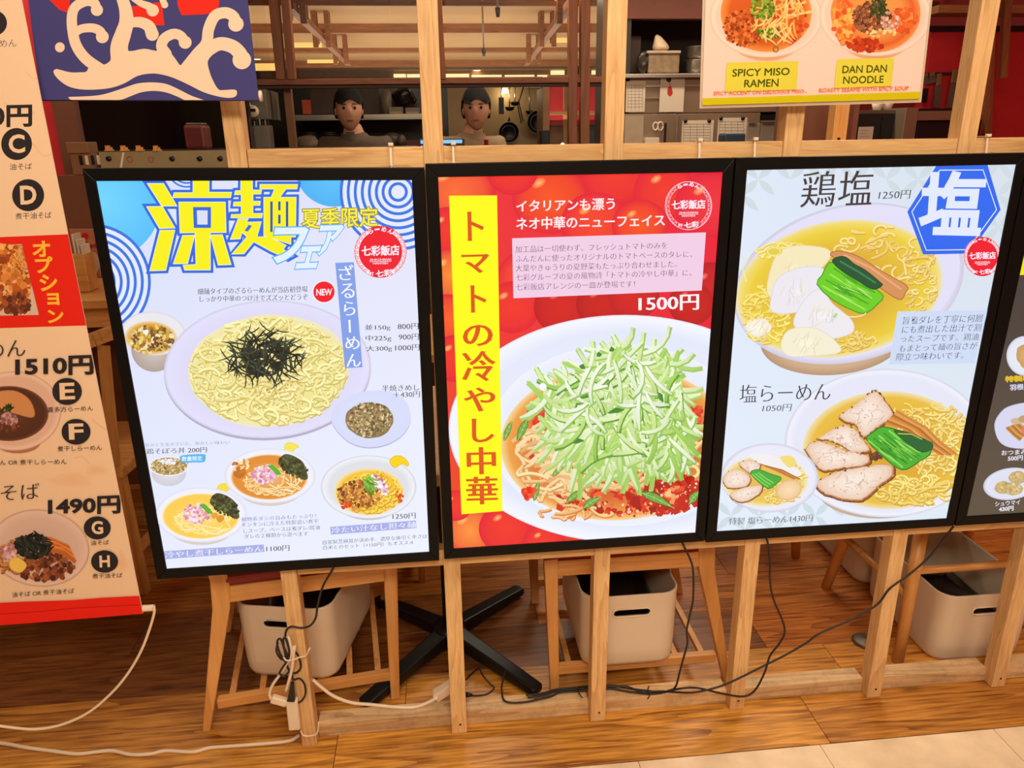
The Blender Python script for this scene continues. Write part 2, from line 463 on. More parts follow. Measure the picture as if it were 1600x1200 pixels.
        for isl in islands(loops, sg):
            base = [loops[q] for q in isl]; L2 = [inset(L, nx, ny, sg) for L in base] if (nx or ny) else base
            err, tri_ = tess(L2)
            if err > .03 and (nx or ny):
                L2 = [inset(L, nx*.4, ny*.4, sg) for L in base]; err, tri_ = tess(L2)
            M_ = [mp(p) for L in L2 for p in L]
            for t in tri_: s.face([M_[i] for i in t], [c]*3)
    def line(s, txt, x0, x1, yl0, yl1, yr0, yr1, col, skew=0.0, **k):
        """text between x0..x1, left edge yl0..yl1, right edge yr0..yr1"""
        h = yl1-yl0; s.text(txt, (x0+skew*h, yl0), (x0, yl1), (x1-skew*h, yr1), col, tr=(x1, yr0), **k)
    # ---- food
    def inside(s, cx, cy, rx, ry, rot=0, f=1.0):
        a = s.rnd.random()*2*PI; r = math.sqrt(s.rnd.random())*f; x, y = rx*r*math.cos(a), ry*r*math.sin(a)
        c, q = math.cos(math.radians(rot)), math.sin(math.radians(rot)); return (cx+x*c-y*q, cy+x*q+y*c)
    def noodles(s, cx, cy, rx, ry, num, length, wd, light, dark, rot=0, curl=.35, follow=.0, f=.95):
        rn = s.rnd
        for _ in range(num):
            p = s.inside(cx, cy, rx, ry, rot, f); a = rn.random()*2*PI; k = rn.uniform(-curl, curl); pts = [p]; st = length/9
            for i in range(9):
                a += k+rn.uniform(-.18, .18); q = (pts[-1][0]+math.cos(a)*st, pts[-1][1]+math.sin(a)*st*.72)
                if ((q[0]-cx)/rx)**2+((q[1]-cy)/ry)**2 > 1.02: a += 1.4; q = (pts[-1][0]+math.cos(a)*st*.5, pts[-1][1]+math.sin(a)*st*.4)
                if ((q[0]-cx)/rx)**2+((q[1]-cy)/ry)**2 > 1.08: break
                pts.append(q)
            if len(pts) < 3: continue
            t = rn.random(); c = tuple(light[i]+(dark[i]-light[i])*t*.45 for i in range(3))
            s.stroke([(x+wd*.12, y+wd*.3) for x, y in pts], wd*1.15, dark, lay=True); s.stroke(pts, wd*.9, c)
            s.stroke([(x-wd*.12, y-wd*.14) for x, y in pts], wd*.3, tuple(min(255, v+14) for v in c))
    def bits(s, cx, cy, rx, ry, num, sz, cols, rot=0, asp=1.0, f=1.0, per=6, dirr=None):
        rn = s.rnd
        for i in range(num):
            if i % per == 0: s.layer()
            p = s.inside(cx, cy, rx, ry, rot, f); a = rn.random()*PI if dirr is None else math.radians(dirr)+rn.uniform(-.4, .4)
            r = sz*rn.uniform(.5, 1.1); c = lin(rn.choice(cols))[:3]; k = rn.uniform(.85, 1.12); c = tuple(min(1, v*k) for v in c)
            m = 5; q = []
            for j in range(m):
                t = 2*PI*j/m+rn.uniform(-.3, .3); x, y = math.cos(t)*r*asp, math.sin(t)*r
                q.append((p[0]+x*math.cos(a)-y*math.sin(a), p[1]+x*math.sin(a)+y*math.cos(a)))
            s.sub = .12 if s.matte else 0; s.face(q, [c]*m); s.sub = 0
    def sticks(s, cx, cy, rx, ry, num, length, wd, cols, rot=0, dirr=None, spread=3.2, bend=.3, edge=None):
        rn = s.rnd
        for _ in range(num):
            p = s.inside(cx, cy, rx, ry, rot); a = (rn.random()*PI if dirr is None else math.radians(dirr)+rn.uniform(-spread, spread)/2)
            l = length*rn.uniform(.6, 1.1); k = rn.uniform(-bend, bend); x, y = p[0]-math.cos(a)*l/2, p[1]-math.sin(a)*l/2; pts = [(x, y)]
            for i in range(5): a += k/2; x += math.cos(a)*l/5; y += math.sin(a)*l/5; pts.append((x, y))
            c = rn.choice(cols)
            if edge: s.stroke([(u+wd*.2, v+wd*.28) for u, v in pts], wd*1.2, edge)
            s.stroke(pts, [wd*.5, wd, wd, wd, wd*.9, wd*.35], c, tuple(max(0, v-25) for v in c))
    def patch(s, pts, col, edge=None, ew=1.5, smooth=4):
        p = [(q.x, q.y) for q in smooth_loop(pts, smooth)] if smooth else pts
        s.poly(p, col)
        if edge: s.stroke(p, ew, edge, closed=True)
    def meat(s, pts, sc=1.0):
        """roast pork slice: browned rim on one side, pale flesh with fat streaks"""
        rn = s.rnd; P = [(q.x, q.y) for q in smooth_loop(pts, 6)]; n = len(P)
        J = [(x+rn.uniform(-.9, .9)*sc, y+rn.uniform(-.9, .9)*sc) for x, y in P]; cx = sum(p[0] for p in J)/n; cy = sum(p[1] for p in J)/n
        f = lambda k, dx, dy, L: [(cx+(x-cx)*k+dx*sc, cy+(y-cy)*k+dy*sc) for x, y in L]
        s.poly(f(1.02, .6, 1.6, J), (104, 56, 30)); s.poly(f(1.0, 0, .8, J), (156, 92, 50)); s.poly(f(.975, -.6, -.8, J), (206, 150, 110)); s.poly(f(.94, -.8, -1.2, J), (232, 200, 176))
        for k, c in ((.84, (238, 212, 192)), (.68, (242, 220, 204)), (.48, (246, 228, 214)), (.28, (248, 232, 222))): s.poly(f(k, -.6, -1.0, [(x+rn.uniform(-1.2, 1.2)*sc, y+rn.uniform(-1.2, 1.2)*sc) for x, y in P]), c)
        w_ = max(abs(x-cx) for x, y in P); h = max(abs(y-cy) for x, y in P)
        s.sticks(cx, cy, w_*.62, h*.5, 26, 15*sc, 1.0*sc, [(228, 190, 166), (252, 240, 230), (236, 206, 186), (222, 178, 156)], dirr=-25, spread=1.6, bend=.8)
        s.bits(cx, cy, w_*.75, h*.65, 26, 1.5*sc, [(226, 190, 160), (250, 238, 228), (214, 168, 130)], per=8)
        for i in range(0, n, 3):
            if rn.random() < .6: s.bits(J[i][0], J[i][1], 2*sc, 1.6*sc, 3, 1.8*sc, [(120, 64, 32), (90, 46, 24), (190, 120, 64), (214, 150, 90)], per=3)
    def leaf(s, a, b, wd, c, dark, light):
        """pointed leaf from a to b with a midrib and side veins"""
        dx, dy = b[0]-a[0], b[1]-a[1]; l = math.hypot(dx, dy); ux, uy = dx/l, dy/l; L_, R_ = [], []
        for i in range(11):
            t = i/10; w_ = wd/2*math.sin(PI*t**.8)*(1+s.rnd.uniform(-.12, .12)); x, y = a[0]+dx*t, a[1]+dy*t-2*math.sin(PI*t)
            L_.append((x-uy*w_, y+ux*w_)); R_.append((x+uy*w_, y-ux*w_))
        s.poly(L_+R_[::-1][1:-1], dark); s.poly([((p[0]*.88+(a[0]+b[0])*.06), (p[1]*.88+(a[1]+b[1]-2)*.06)) for p in L_+R_[::-1][1:-1]], c)
        s.stroke([a, ((a[0]+b[0])/2, (a[1]+b[1])/2-2), b], .9, light)
        for i in (2, 4, 6, 8):
            t = i/10; x, y = a[0]+dx*t, a[1]+dy*t-2*math.sin(PI*t)
            for q in (L_[min(i+1, 10)], R_[min(i+1, 10)]): s.stroke([(x, y), (x*.3+q[0]*.7, y*.3+q[1]*.7)], .6, light)
    def build(s, name, m, parent, off):
        V, Fc, CC = [], [], []
        off = Vector(off)
        for pts, cols in zip(s.P, s.C):
            b = len(V)
            for (x, n, z) in pts:
                V.append((x-off.x, s.y0+s.k*(z-s.z0)-n*s.step-off.y, z-off.z))
            Fc.append(tuple(range(b, b+len(pts))))
            for c in cols: CC += [c[0], c[1], c[2], 1.0]
        me = bpy.data.meshes.new(name); me.from_pydata(V, [], Fc)
        at = me.attributes.new('ink', 'FLOAT_COLOR', 'POINT'); at.data.foreach_set('color', CC)
        me.materials.append(m); me.update()
        o = bpy.data.objects.new(name, me); COL.objects.link(o); o.parent = parent
        return o
# ------------------------------------------------------------------ shared materials
PALE = wood('pale_pine', (240, 200, 142), (206, 154, 98), 'Z', .5, 2.6, ring=.6)
PALE_X = wood('pale_pine_across', (238, 196, 136), (204, 150, 92), 'X', .5, 2.0, ring=.5)
SILL = wood('scuffed_pine', (232, 198, 150), (184, 142, 98), 'X', .6, 1.0, ring=.7, dirt=.32)
CHAIRW = wood('chair_beech', (228, 168, 98), (200, 134, 68), 'Z', .38, .8, ring=.5)
CHAIRX = wood('chair_beech_across', (228, 168, 98), (200, 134, 68), 'X', .38, .8, ring=.5)
BROWN = wood('brown_timber', (172, 104, 62), (128, 70, 40), 'Z', .5, 1.0, ring=.5)
BROWN_X = wood('brown_timber_across', (176, 106, 64), (130, 72, 42), 'X', .5, 1.0, ring=.5)
CEIL_W = wood('ceiling_timber', (186, 124, 76), (150, 92, 54), 'X', .5, 1.0, ring=.5)
PLANK = wood('floor_oak', (214, 158, 80), (128, 76, 30), 'X', .36, 1.0, knots=.6, tint=True, ring=.8, fine=2.3)
FRAME = mat('black_frame', (11, 11, 12), .4, vary=.1, scale=60)
FRAME.node_tree.nodes['Principled BSDF'].inputs['Specular IOR Level'].default_value = .18
BLACK = mat('black_plastic', (16, 16, 18), .4, vary=0)
CORD = mat('black_cord', (34, 28, 24), .5, vary=0)
WHITE = mat('white_plastic', (236, 216, 190), .4, vary=.03)
BIN = mat('bin_plastic', (226, 208, 184), .42, vary=.03, scale=6)
RED_SEAT = mat('red_vinyl', (150, 24, 30), .45, vary=.06)
STEEL = mat('kitchen_steel', (168, 160, 148), .35, .85, vary=.06, scale=5)
DULL = mat('dull_steel', (120, 112, 100), .45, .6, vary=.08, scale=5)
DARK = mat('dark_kitchen', (24, 21, 20), .55, vary=.2)
IRON = mat('black_iron', (20, 20, 22), .38, .3, vary=.05)
CREAM = mat('cream_wall', (196, 164, 124), .8, vary=.04)
REDW = mat('red_wall', (200, 34, 40), .6, vary=.05)
BROWNW = mat('brown_wall', (112, 66, 42), .7, vary=.06)
PAPER = mat('paper', (222, 204, 180), .8, vary=.02)
GLASS = glass_mat()

# ------------------------------------------------------------------ floor
rnd = random.Random(7)
fl = MB().box(-2.6, 4.6, -.135, 13.0, -.03, -.0045).build('floor', mat('floor_gap', (44, 24, 12), .9, vary=0)); tag(fl, kind='structure')
LEN = 1.235
rows = [(-.1360, .0385), (.0400, .2325), (.2340, .4265), (.4280, .6255)]
y = .627
while y < 4.2: rows.append((y, y+.1935)); y += .195
starts = {0: .067, 1: .235, 2: .065, 3: .64}
front_tint = {(0, 0): (1.05, .98, .80), (1, 0): (.98, .86, .68), (0, 1): (1.08, 1.02, .82)}
k = 0
for r, (y0, y1) in enumerate(rows):
    s0 = starts.get(r, rnd.uniform(0, LEN)); x = s0-LEN*3
    while x+LEN < -2.6: x += LEN
    while x < 4.6:
        x0, x1 = max(x+.0007, -2.6), min(x+LEN-.0007, 4.6)
        if x1-x0 > .05:
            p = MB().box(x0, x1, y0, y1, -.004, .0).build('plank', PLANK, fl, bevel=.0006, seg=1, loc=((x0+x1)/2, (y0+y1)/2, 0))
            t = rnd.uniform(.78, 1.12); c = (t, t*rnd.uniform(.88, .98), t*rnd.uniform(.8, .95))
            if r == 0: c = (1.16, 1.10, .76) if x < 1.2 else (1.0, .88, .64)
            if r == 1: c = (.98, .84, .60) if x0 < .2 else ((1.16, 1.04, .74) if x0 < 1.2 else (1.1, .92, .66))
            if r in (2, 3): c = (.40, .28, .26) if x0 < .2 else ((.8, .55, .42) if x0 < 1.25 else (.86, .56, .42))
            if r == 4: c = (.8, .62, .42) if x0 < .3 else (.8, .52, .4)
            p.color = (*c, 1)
        x += LEN
TILE = mat('pale_tile', (242, 218, 184), .45, vary=.10, scale=14)
tile_floor = MB().box(-2.4, 4.6, -3.8, -.1385, -.03, -.006).build('floor', mat('tile_joint', (130, 104, 80), .9, vary=0)); tag(tile_floor, kind='structure')
for j in range(8):
    for i in range(15):
        x0 = 1.2725-.463*8+i*.463; y1 = -.1395-j*.463
        MB().box(x0+.0008, x0+.4622, y1-.4614, y1, -.006, -.0005).build('tile', TILE, tile_floor, loc=(x0+.23, y1-.23, 0))

# ------------------------------------------------------------------ lattice screen of pale timber
scr = empty('lattice_screen', (1.1, .02, 0), 'pale pine lattice screen of square posts and rails behind the light boxes', 'screen')
post_x = [0.0, .3774, .7384, 1.1130, 1.4957, 1.8550, 2.23]
for i, x in enumerate(post_x):
    hw = .0195 if i != 0 else .0185
    b = MB().box(x-hw, x+hw, 0, .040, .001, 2.55).build('post', PALE, scr, bevel=.0012, loc=(x, .02, 0)); b.location = Vector((x, .02, 0))-scr.location
def rail(name, z0, z1, y0, y1, m):
    for i in range(6):
        x0, x1 = post_x[i]+.0195, post_x[i+1]-.0195
        c = Vector(((x0+x1)/2, (y0+y1)/2, z0))
        b = MB().box(x0, x1, y0, y1, z0, z1).build(name, m, scr, bevel=.001, loc=c); b.location = c-scr.location
rail('top_rail', 1.392, 1.4375, .004, .036, PALE_X)
rail('middle_rail', .4945, .536, .003, .036, PALE_X)
rail('bottom_rail', .001, .042, .028, .074, SILL)
NAIL = mat('nail_head', (70, 46, 30), .5, .4, vary=0)
for i in range(1, 6):
    n = MB().lathe((post_x[i]+.003, -.0006, .028), [(.0001, 0), (.003, 0), (.003, .002)], 10, 'Y', smooth=False).build('nail', NAIL, scr); n.location = -scr.location

# ------------------------------------------------------------------ light boxes
LB_Y0, LB_Y1 = -.034, -.004      # front and back faces
PRINT_E = print_mat('backlit_print', 1.0, .22, .25)
def light_box(outer, inner, label, cords=None):
    """outer, inner: corner pixels top-left, top-right, bottom-right, bottom-left, carried onto the box's front plane"""
    o = [atY(*p, LB_Y0) for p in outer]; i_ = [atY(*p, LB_Y0) for p in inner]
    cx = sum(p.x for p in o)/4; root = empty('light_box', (cx, LB_Y0, min(p.z for p in o)), label, 'light box', 'backlit menu light boxes hung in a row')
    for k in range(4):
        a, b, c, d = o[k], o[(k+1) % 4], i_[(k+1) % 4], i_[k]
        g = .0004; m = MB()
        f = [(p.x, LB_Y0, p.z) for p in (a, b, c, d)]; bk = [(p.x, LB_Y1, p.z) for p in (a, b, c, d)]
        m.quadbox(f+bk); bar = m.build('frame_bar', FRAME, root, bevel=.0014); bar.location = -root.location
    back = MB().quadbox([(p.x, LB_Y0+.0040, p.z) for p in i_]+[(p.x, LB_Y1-.001, p.z) for p in i_]).build('back_panel', BLACK, root); back.location = -root.location
    return root
PL_Y = LB_Y0+.0035
P1O = [(128, 263), (662.6, 262), (686.5, 876), (245, 905.5)]; P1I = [(149.5, 283), (643.5, 281.5), (670.5, 863), (260, 889.6)]
P2O = [(664.2, 256), (1148, 246.5), (1100.5, 846), (694, 874)]; P2I = [(684.6, 277), (1130, 269), (1087, 833), (709, 858)]
P3O = [(1150.5, 246.5), (1607, 238.5), (1490.5, 822), (1103, 848)]; P3I = [(1167.5, 266), (1589, 257), (1480, 810.6), (1120, 831)]
P4O = [(1609, 238.5), (2075, 230), (1875, 797), (1492.5, 822)]; P4I = [(1631, 258), (2053, 250), (1862, 786), (1510.5, 807.5)]
box1 = light_box(P1O, P1I, 'backlit summer menu box with blue ripples and a plate of pale noodles')
box2 = light_box(P2O, P2I, 'backlit menu box with red tomato background, yellow strip and cucumber topped noodles')
box3 = light_box(P3O, P3I, 'backlit pale menu box with blue hexagon and two clear soup noodle bowls')
box4 = light_box(P4O, P4I, 'backlit black menu box with small side dishes, cut off at the right edge')

def tie(px, top, bot, label):
    a = atY(px, bot, -.020); x = a.x
    r = empty('cable_tie', (x, 0, 1.40), label, 'cable tie', 'white cable ties holding the light boxes to the top rail')
    m = MB(); P = [(x, -.020, a.z-.004), (x-.001, -.006, 1.400), (x-.001, -.0015, 1.437), (x-.001, .004, 1.4405), (x-.001, .036, 1.4405), (x, .0385, 1.43)]
    for p, q in zip(P[:-1], P[1:]): m.beam(p, q, .0045, .0014, up=(0, -1, .2))
    b = m.build('strap', WHITE, r); b.location = -r.location
    b = MB().box(x-.005, x+.005, -.0055, .002, 1.4395, 1.4455).build('lock_head', WHITE, r, bevel=.001); b.location = -r.location
    b = MB().tube(smooth_path([(x-.008, -.02, a.z-.012), (x-.006, -.02, a.z-.002), (x, -.02, a.z+.002), (x+.006, -.02, a.z-.002), (x+.008, -.02, a.z-.012)], 4), .0012, 6).build('wire_hook', STEEL, r); b.location = -r.location
tie(612, 230, 261, 'white cable tie over the top rail near the right corner of the summer box')
tie(710, 230, 257, 'white cable tie over the top rail at the left corner of the red tomato box')
tie(1097, 225, 249, 'white cable tie over the top rail at the right corner of the red tomato box')
tie(1184, 222, 247, 'white cable tie over the top rail at the left corner of the blue hexagon box')
tie(1549, 215, 240, 'white cable tie over the top rail at the right corner of the blue hexagon box')

# ------------------------------------------------------------------ chairs
def make_chair(label, loc, rz, flip=1):
    """beech side chair; local x forward, near side at local y = 0, far side at y = .445"""
    t = empty('dining_chair', loc, label, 'chair', 'beech dining chairs with red seats', rz)
    X = lambda v: v*flip
    W = .445
    for yy in (.012, W-.012):
        MB().beam((X(.225), yy, 0), (X(.238), yy, .425), .024, .024, up=(1, 0, 0), w2=.028, h2=.036).build('leg', CHAIRW, t, bevel=.003)
        pr = [(-.272, 0), (-.252, 0), (-.158, .36), (-.150, .43), (-.215, .80), (-.240, .80), (-.195, .44), (-.200, .36)]
        MB().prism([(X(a), b) for a, b in pr], yy-.013, yy+.013).build('leg', CHAIRW, t, bevel=.003)
        MB().box(*sorted((X(-.16), X(.225))), yy-.010, yy+.010, .372, .418).build('seat_rail', CHAIRX, t, bevel=.002)
        MB().box(*sorted((X(-.225), X(.225))), yy-.011, yy+.011, .064, .090).build('stretcher', CHAIRX, t, bevel=.002)
    for xx in (-.150, .225): MB().box(*sorted((X(xx-.01), X(xx+.01))), .022, W-.022, .372, .418).build('seat_rail', CHAIRX, t, bevel=.002)
    for k in range(6):
        xx = -.19+.075*k; MB().box(*sorted((X(xx-.008), X(xx+.008))), .02, W-.02, .072, .086).build('rack_slat', CHAIRW, t, bevel=.001)
    MB().box(*sorted((X(-.17), X(.25))), -.001, W+.001, .419, .452).build('seat', RED_SEAT, t, bevel=.012, seg=4)
    for z0, h in ((.75, .05), (.64, .03)):
        dx = -(z0-.43)*.17-.155
        MB().box(*sorted((X(dx-.02), X(dx+.0))), .02, W-.02, z0, z0+h).build('back_rail', CHAIRX, t, bevel=.002)
    return t
make_chair('beech chair with red seat and a white bin on its rack, under the summer box', (-.0157, .1245-.012, 0), math.radians(7.3))
make_chair('beech chair with red seat turned left over a white bin, under the red tomato box', (.868, .110, 0), 0, -1)
make_chair('beech chair beyond the black cross-shaped table foot, mostly hidden behind the boxes', (.49, .96, 0), math.radians(90), 1).location = (.285, .97, 0)

# ------------------------------------------------------------------ storage bins
def rounded(w_, d, r, n=5):
    P = []
    for cx, cy, a0 in ((w_/2-r, d/2-r, 0), (-w_/2+r, d/2-r, 90), (-w_/2+r, -d/2+r, 180), (w_/2-r, -d/2+r, 270)):
        for i in range(n+1):
            a = math.radians(a0+90*i/n); P.append((cx+r*math.cos(a), cy+r*math.sin(a)))
    return P
def make_bin(label, loc, rz, w_=.27, d=.38, h=.225, r=.045, fill=None):
    t = empty('storage_bin', loc, label, 'bin', 'white plastic storage bins', rz)
    m = MB(); prof = [(.955, .004, .0), (.975, 0, .004), (.985, .018, .016), (1.0, h-.012, .012), (1.0, h-.002, .011), (.998, h, .008)]
    rings = []
    def loop(sc, z, rr):
        b = len(m.v); P = rounded(w_*sc, d*sc, max(r*1.0, .02), 6)
        for p in P: m.v.append((p[0], p[1], z))
        return (b, len(P))
    seq = [(.90, 0.0), (.95, .004), (.972, .016), (.985, .05), (1.0, h-.006), (1.003, h-.002), (1.0, h), (.975, h), (.968, h-.004), (.955, .05), (.94, .012), (.88, .008)]
    L = [loop(a, z, 0) for a, z in seq]; n = L[0][1]
    # the handle slot is cut out of the short end walls: skip faces of the flat end and rebuild them round the slot
    for i in range(len(L)-1):
        for k_ in range(n):
            a, b = L[i][0], L[i+1][0]; k2 = (k_+1) % n
            flat_end = (k_ in (20,))      # straight run across the -y end
            if flat_end and i in (3, 8): continue
            m.f.append((a+k_, a+k2, b+k2, b+k_)); m.sm.append(True)
    m.f.append(tuple(L[0][0]+k_ for k_ in range(n))[::-1]); m.sm.append(False)
    m.f.append(tuple(L[-1][0]+k_ for k_ in range(n))); m.sm.append(False)
    # end wall with an oval slot, outside and inside skins joined by the slot's edge
    sz, sh, sw = h-.052, .0115, .039
    def slot(y_at):
        P = []
        for i in range(7): a = PI/2+PI*i/6; P.append((-sw+sh*math.cos(a), sz+sh*math.sin(a)))
        for i in range(7): a = -PI/2+PI*i/6; P.append((sw+sh*math.cos(a), sz+sh*math.sin(a)))
        return P
    sl = slot(0); skins = []
    for (ia, ib) in ((3, 4), (9, 8)):
        a, b = L[ia][0], L[ib][0]; q = [m.v[a+20], m.v[a+21], m.v[b+21], m.v[b+20]]
        zz0, zz1 = q[0][2], q[2][2]; y0_, y1_ = q[0][1], q[2][1]
        outer = [(q[0][0], q[0][2]), (q[1][0], q[1][2]), (q[2][0], q[2][2]), (q[3][0], q[3][2])]
        flat = outer+sl; tri = tessellate_polygon([[Vector((p[0], p[1], 0)) for p in outer], [Vector((p[0], p[1], 0)) for p in sl]])
        bs = len(m.v)
        for p in flat: m.v.append((p[0], y0_+(y1_-y0_)*(p[1]-zz0)/(zz1-zz0), p[1]))
        for t_ in tri: m.f.append(tuple(bs+i for i in t_)); m.sm.append(False)
        skins.append(bs+4)
    ns = len(sl)
    for i in range(ns): m.f.append((skins[0]+i, skins[0]+(i+1) % ns, skins[1]+(i+1) % ns, skins[1]+i)); m.sm.append(True)
    body = m.build('tub', BIN, t)
    rim = MB(); P = [(p[0]*1.0, -d/2*.993-.0015, p[1]) for p in sl]; P.append(P[0])
    rim.tube(P, .0022, 6).build('handle_rim', WHITE, body)
    if fill == 'dark':
        fm = MB(); P = rounded(w_*.93, d*.93, .04, 4); b = len(fm.v)
        for zz, sc in ((.03, .98), (.07, .99), (.10, .8), (.115, .45)):
            for i, p in enumerate(P): fm.v.append((p[0]*sc, p[1]*sc, zz+.008*math.sin(i*2.1+zz*90)))
        n2 = len(P)
        for i in range(3):
            for k_ in range(n2): fm.f.append((b+i*n2+k_, b+i*n2+(k_+1) % n2, b+(i+1)*n2+(k_+1) % n2, b+(i+1)*n2+k_)); fm.sm.append(True)
        fm.f.append(tuple(b+3*n2+k_ for k_ in range(n2))); fm.sm.append(True); fm.f.append(tuple(b+k_ for k_ in range(n2))[::-1]); fm.sm.append(False)
        fm.build('black_liner', mat('liner', (20, 20, 22), .35, vary=.2), t)
    return t
make_bin('white plastic bin on the rack of the chair under the summer box', (-.030, .325, .0905), math.radians(-12), .262, .37, fill='dark')
make_bin('white plastic bin on the rack of the chair under the red tomato box', (.842, .275, .0905), 0, .262, .375, fill='dark')
make_bin('white plastic bin on the floor at the right edge, in front of its twin', (1.877, .292, 0), 0, .285, .37, .222, fill='dark')
make_bin('white plastic bin standing behind the front right bin', (1.885, .69, 0), 0, .30, .38, .30, fill='dark')

# round-legged stool over the right-hand bins
st = empty('wooden_stool', (1.87, .33, 0), 'round-legged wooden stool with a dark seat over the bins at the right edge', 'stool')
def rel(o, parent): o.location = Vector(o.location)-parent.location; return o
for a, b in (((1.645, .13), (1.70, .20)), ((2.12, .13), (2.05, .20)), ((1.625, .508), (1.70, .46)), ((2.12, .52), (2.05, .46))):
    rel(MB().tube([(a[0], a[1], 0), (b[0], b[1], .46)], [.0155, .020], 16).build('leg', CHAIRW, st), st)
rel(MB().tube([(1.672, .165, .278), (2.09, .165, .278)], .0115, 12).build('stretcher', CHAIRX, st), st)
rel(MB().tube([(1.66, .49, .24), (2.09, .49, .24)], .0115, 12).build('stretcher', CHAIRX, st), st)
rel(MB().tube([(1.665, .17, .20), (1.655, .49, .20)], .0115, 12).build('stretcher', CHAIRX, st), st)
rel(MB().box(1.66, 2.09, .14, .52, .455, .49).build('seat', mat('dark_seat', (60, 34, 24), .5), st, bevel=.01, seg=3), st)
sg = empty('wooden_stool', (1.55, .86, 0), 'second round-legged stool, only one leg seen behind the first', 'stool')
for a in ((1.613, .705), (1.42, .72), (1.613, 1.02), (1.42, 1.02)):
    rel(MB().tube([(a[0], a[1], 0), (a[0]*.8+.303, a[1]*.8+.17, .46)], [.0155, .020], 16).build('leg', CHAIRW, sg), sg)
rel(MB().lathe((1.52, .865, .455), [(.001, 0), (.15, 0), (.155, .012), (.15, .03), (.001, .032)], 28).build('seat', mat('dark_seat', (60, 34, 24), .5), sg), sg)
pd = atZ(1352, 1003, 0)
tag(MB().lathe((pd.x, pd.y, 0), [(.0, 0), (.035, 0), (.038, .004), (.030, .009), (.0, .012)], 24).build('floor_disc', DULL), 'small round metal floor disc beside the stool leg', 'disc')

# ------------------------------------------------------------------ table with black cross foot
def cross_table(loc, label, s_=1.0, top=True):
    t = empty('dining_table', loc, label, 'table', 'dining tables on black cross feet')
    for a in (45.5, 134, 225.5, 314):
        c, s = math.cos(math.radians(a)), math.sin(math.radians(a)); L = .338
        MB().beam((c*.03, s*.03, .052), (c*L, s*L, .020), .050, .046, w2=.042, h2=.026).build('foot_arm', IRON, t, bevel=.008, seg=3)
        MB().lathe((c*(L-.02), s*(L-.02), 0), [(.0, 0), (.014, 0), (.014, .012)], 12).build('glide', BLACK, t)
    MB().lathe((0, 0, .03), [(.0, 0), (.05, 0), (.045, .05), (.0, .052)], 24).build('hub', IRON, t)
    MB().lathe((0, 0, .05), [(.0, 0), (.019, 0), (.019, .64), (.0, .64)], 20).build('column', IRON, t)
    if top: MB().box(-.3, .3, -.33, .33, .69, .72).build('table_top', CHAIRX, t, bevel=.004)
    return t
cross_table((.362, .350, 0), 'dining table on a black cross foot between the two red-seated chairs')
cross_table((.42, 1.36, 0), 'second dining table on a black cross foot, farther back behind the first')

# ------------------------------------------------------------------ cords and plugs
def cord(name, pts, r, m, owner, n=8):
    o = MB().tube(smooth_path(pts, 6), r, n).build(name, m, owner); o.location = -owner.location; return o
def zp(lst, z): return [atZ(q[0], q[1], z) for q in lst]
def yp(lst, yy): return [atY(a, b, yy if len(r) == 0 else r[0]) for (a, b, *r) in lst]
cord('power_cord', yp([(528, 872), (520, 889), (506, 913), (500, 930), (496, 948), (493, 966), (484, 978), (470, 981), (455, 979), (447, 986), (447, 998), (456, 1012), (466, 1025), (470, 1042), (463, 1051), (454, 1050), (448, 1038), (449, 1026)], -.012), .0026, CORD, box1)
cord('power_cord', yp([(456, 1052), (458, 1062), (468, 1060), (476, 1070), (477, 1085), (470, 1096), (462, 1098), (459, 1092)], -.012), .0024, CORD, box1)
cord('cord_bundle', yp([(434, 1004), (432, 1018), (440, 1030), (446, 1025), (441, 1004), (437, 998), (433, 1004), (437, 1020), (447, 1034), (452, 1020), (447, 999), (443, 998), (444, 1012), (450, 1028), (441, 1044), (437, 1052), (444, 1057), (451, 1050)], -.022), .0026, CORD, box1)
cord('power_cord', yp([(1062, 838), (1068, 852, -.012), (1078, 873, -.012), (1083, 892), (1083, 935), (1078, 960), (1073, 985), (1074, 1005), (1068, 1028), (1062, 1050), (1056, 1072)], -.004)+zp([(1046, 1079), (1020, 1084), (985, 1081), (955, 1076), (930, 1078), (900, 1080), (875, 1082), (858, 1089), (835, 1093)], .047), .0026, CORD, box2)
cord('power_cord', yp([(1196, 838), (1200, 850), (1203, 880), (1203, 905), (1208, 935), (1222, 968), (1226, 988), (1218, 1005), (1203, 1025), (1195, 1050), (1180, 1078), (1162, 1088), (1130, 1084), (1090, 1075), (1062, 1076)], -.010)+zp([(1035, 1082), (1010, 1079), (985, 1076), (955, 1071), (930, 1074), (900, 1077), (875, 1079), (850, 1086), (825, 1090)], .050), .0026, CORD, box3)
cord('power_cord', yp([(1490, 822), (1475, 842), (1450, 872), (1420, 898), (1390, 920), (1370, 945), (1330, 968), (1280, 990), (1262, 1003), (1230, 1022), (1190, 1042), (1150, 1062), (1120, 1074), (1080, 1082)], -.009)+zp([(1030, 1080), (1005, 1082), (980, 1073), (955, 1073), (930, 1071), (900, 1074), (870, 1077), (845, 1084), (822, 1086)], .053), .0026, CORD, box4)
cord('power_cord', zp([(865, 1086), (850, 1090), (820, 1097), (790, 1096), (784, 1078), (786, 1062), (790, 1048)], .05), .0026, CORD, box2)
cord('cord_clip', zp([(905, 1072), (903, 1078), (906, 1085), (910, 1090)], .055), .0016, CORD, box2)
cord('cord_clip', zp([(1014, 1072), (1012, 1079), (1015, 1086), (1012, 1092)], .055), .0016, CORD, box2)
ba = atY(716, 1085, .065)
ad = empty('power_adaptor', (ba.x, .075, .05), 'small black adaptor plugged into the white extension behind the second post', 'adaptor')
rel(MB().box(ba.x-.016, ba.x+.020, .046, .075, .05, .085).build('body', BLACK, ad, bevel=.004, seg=3), ad)
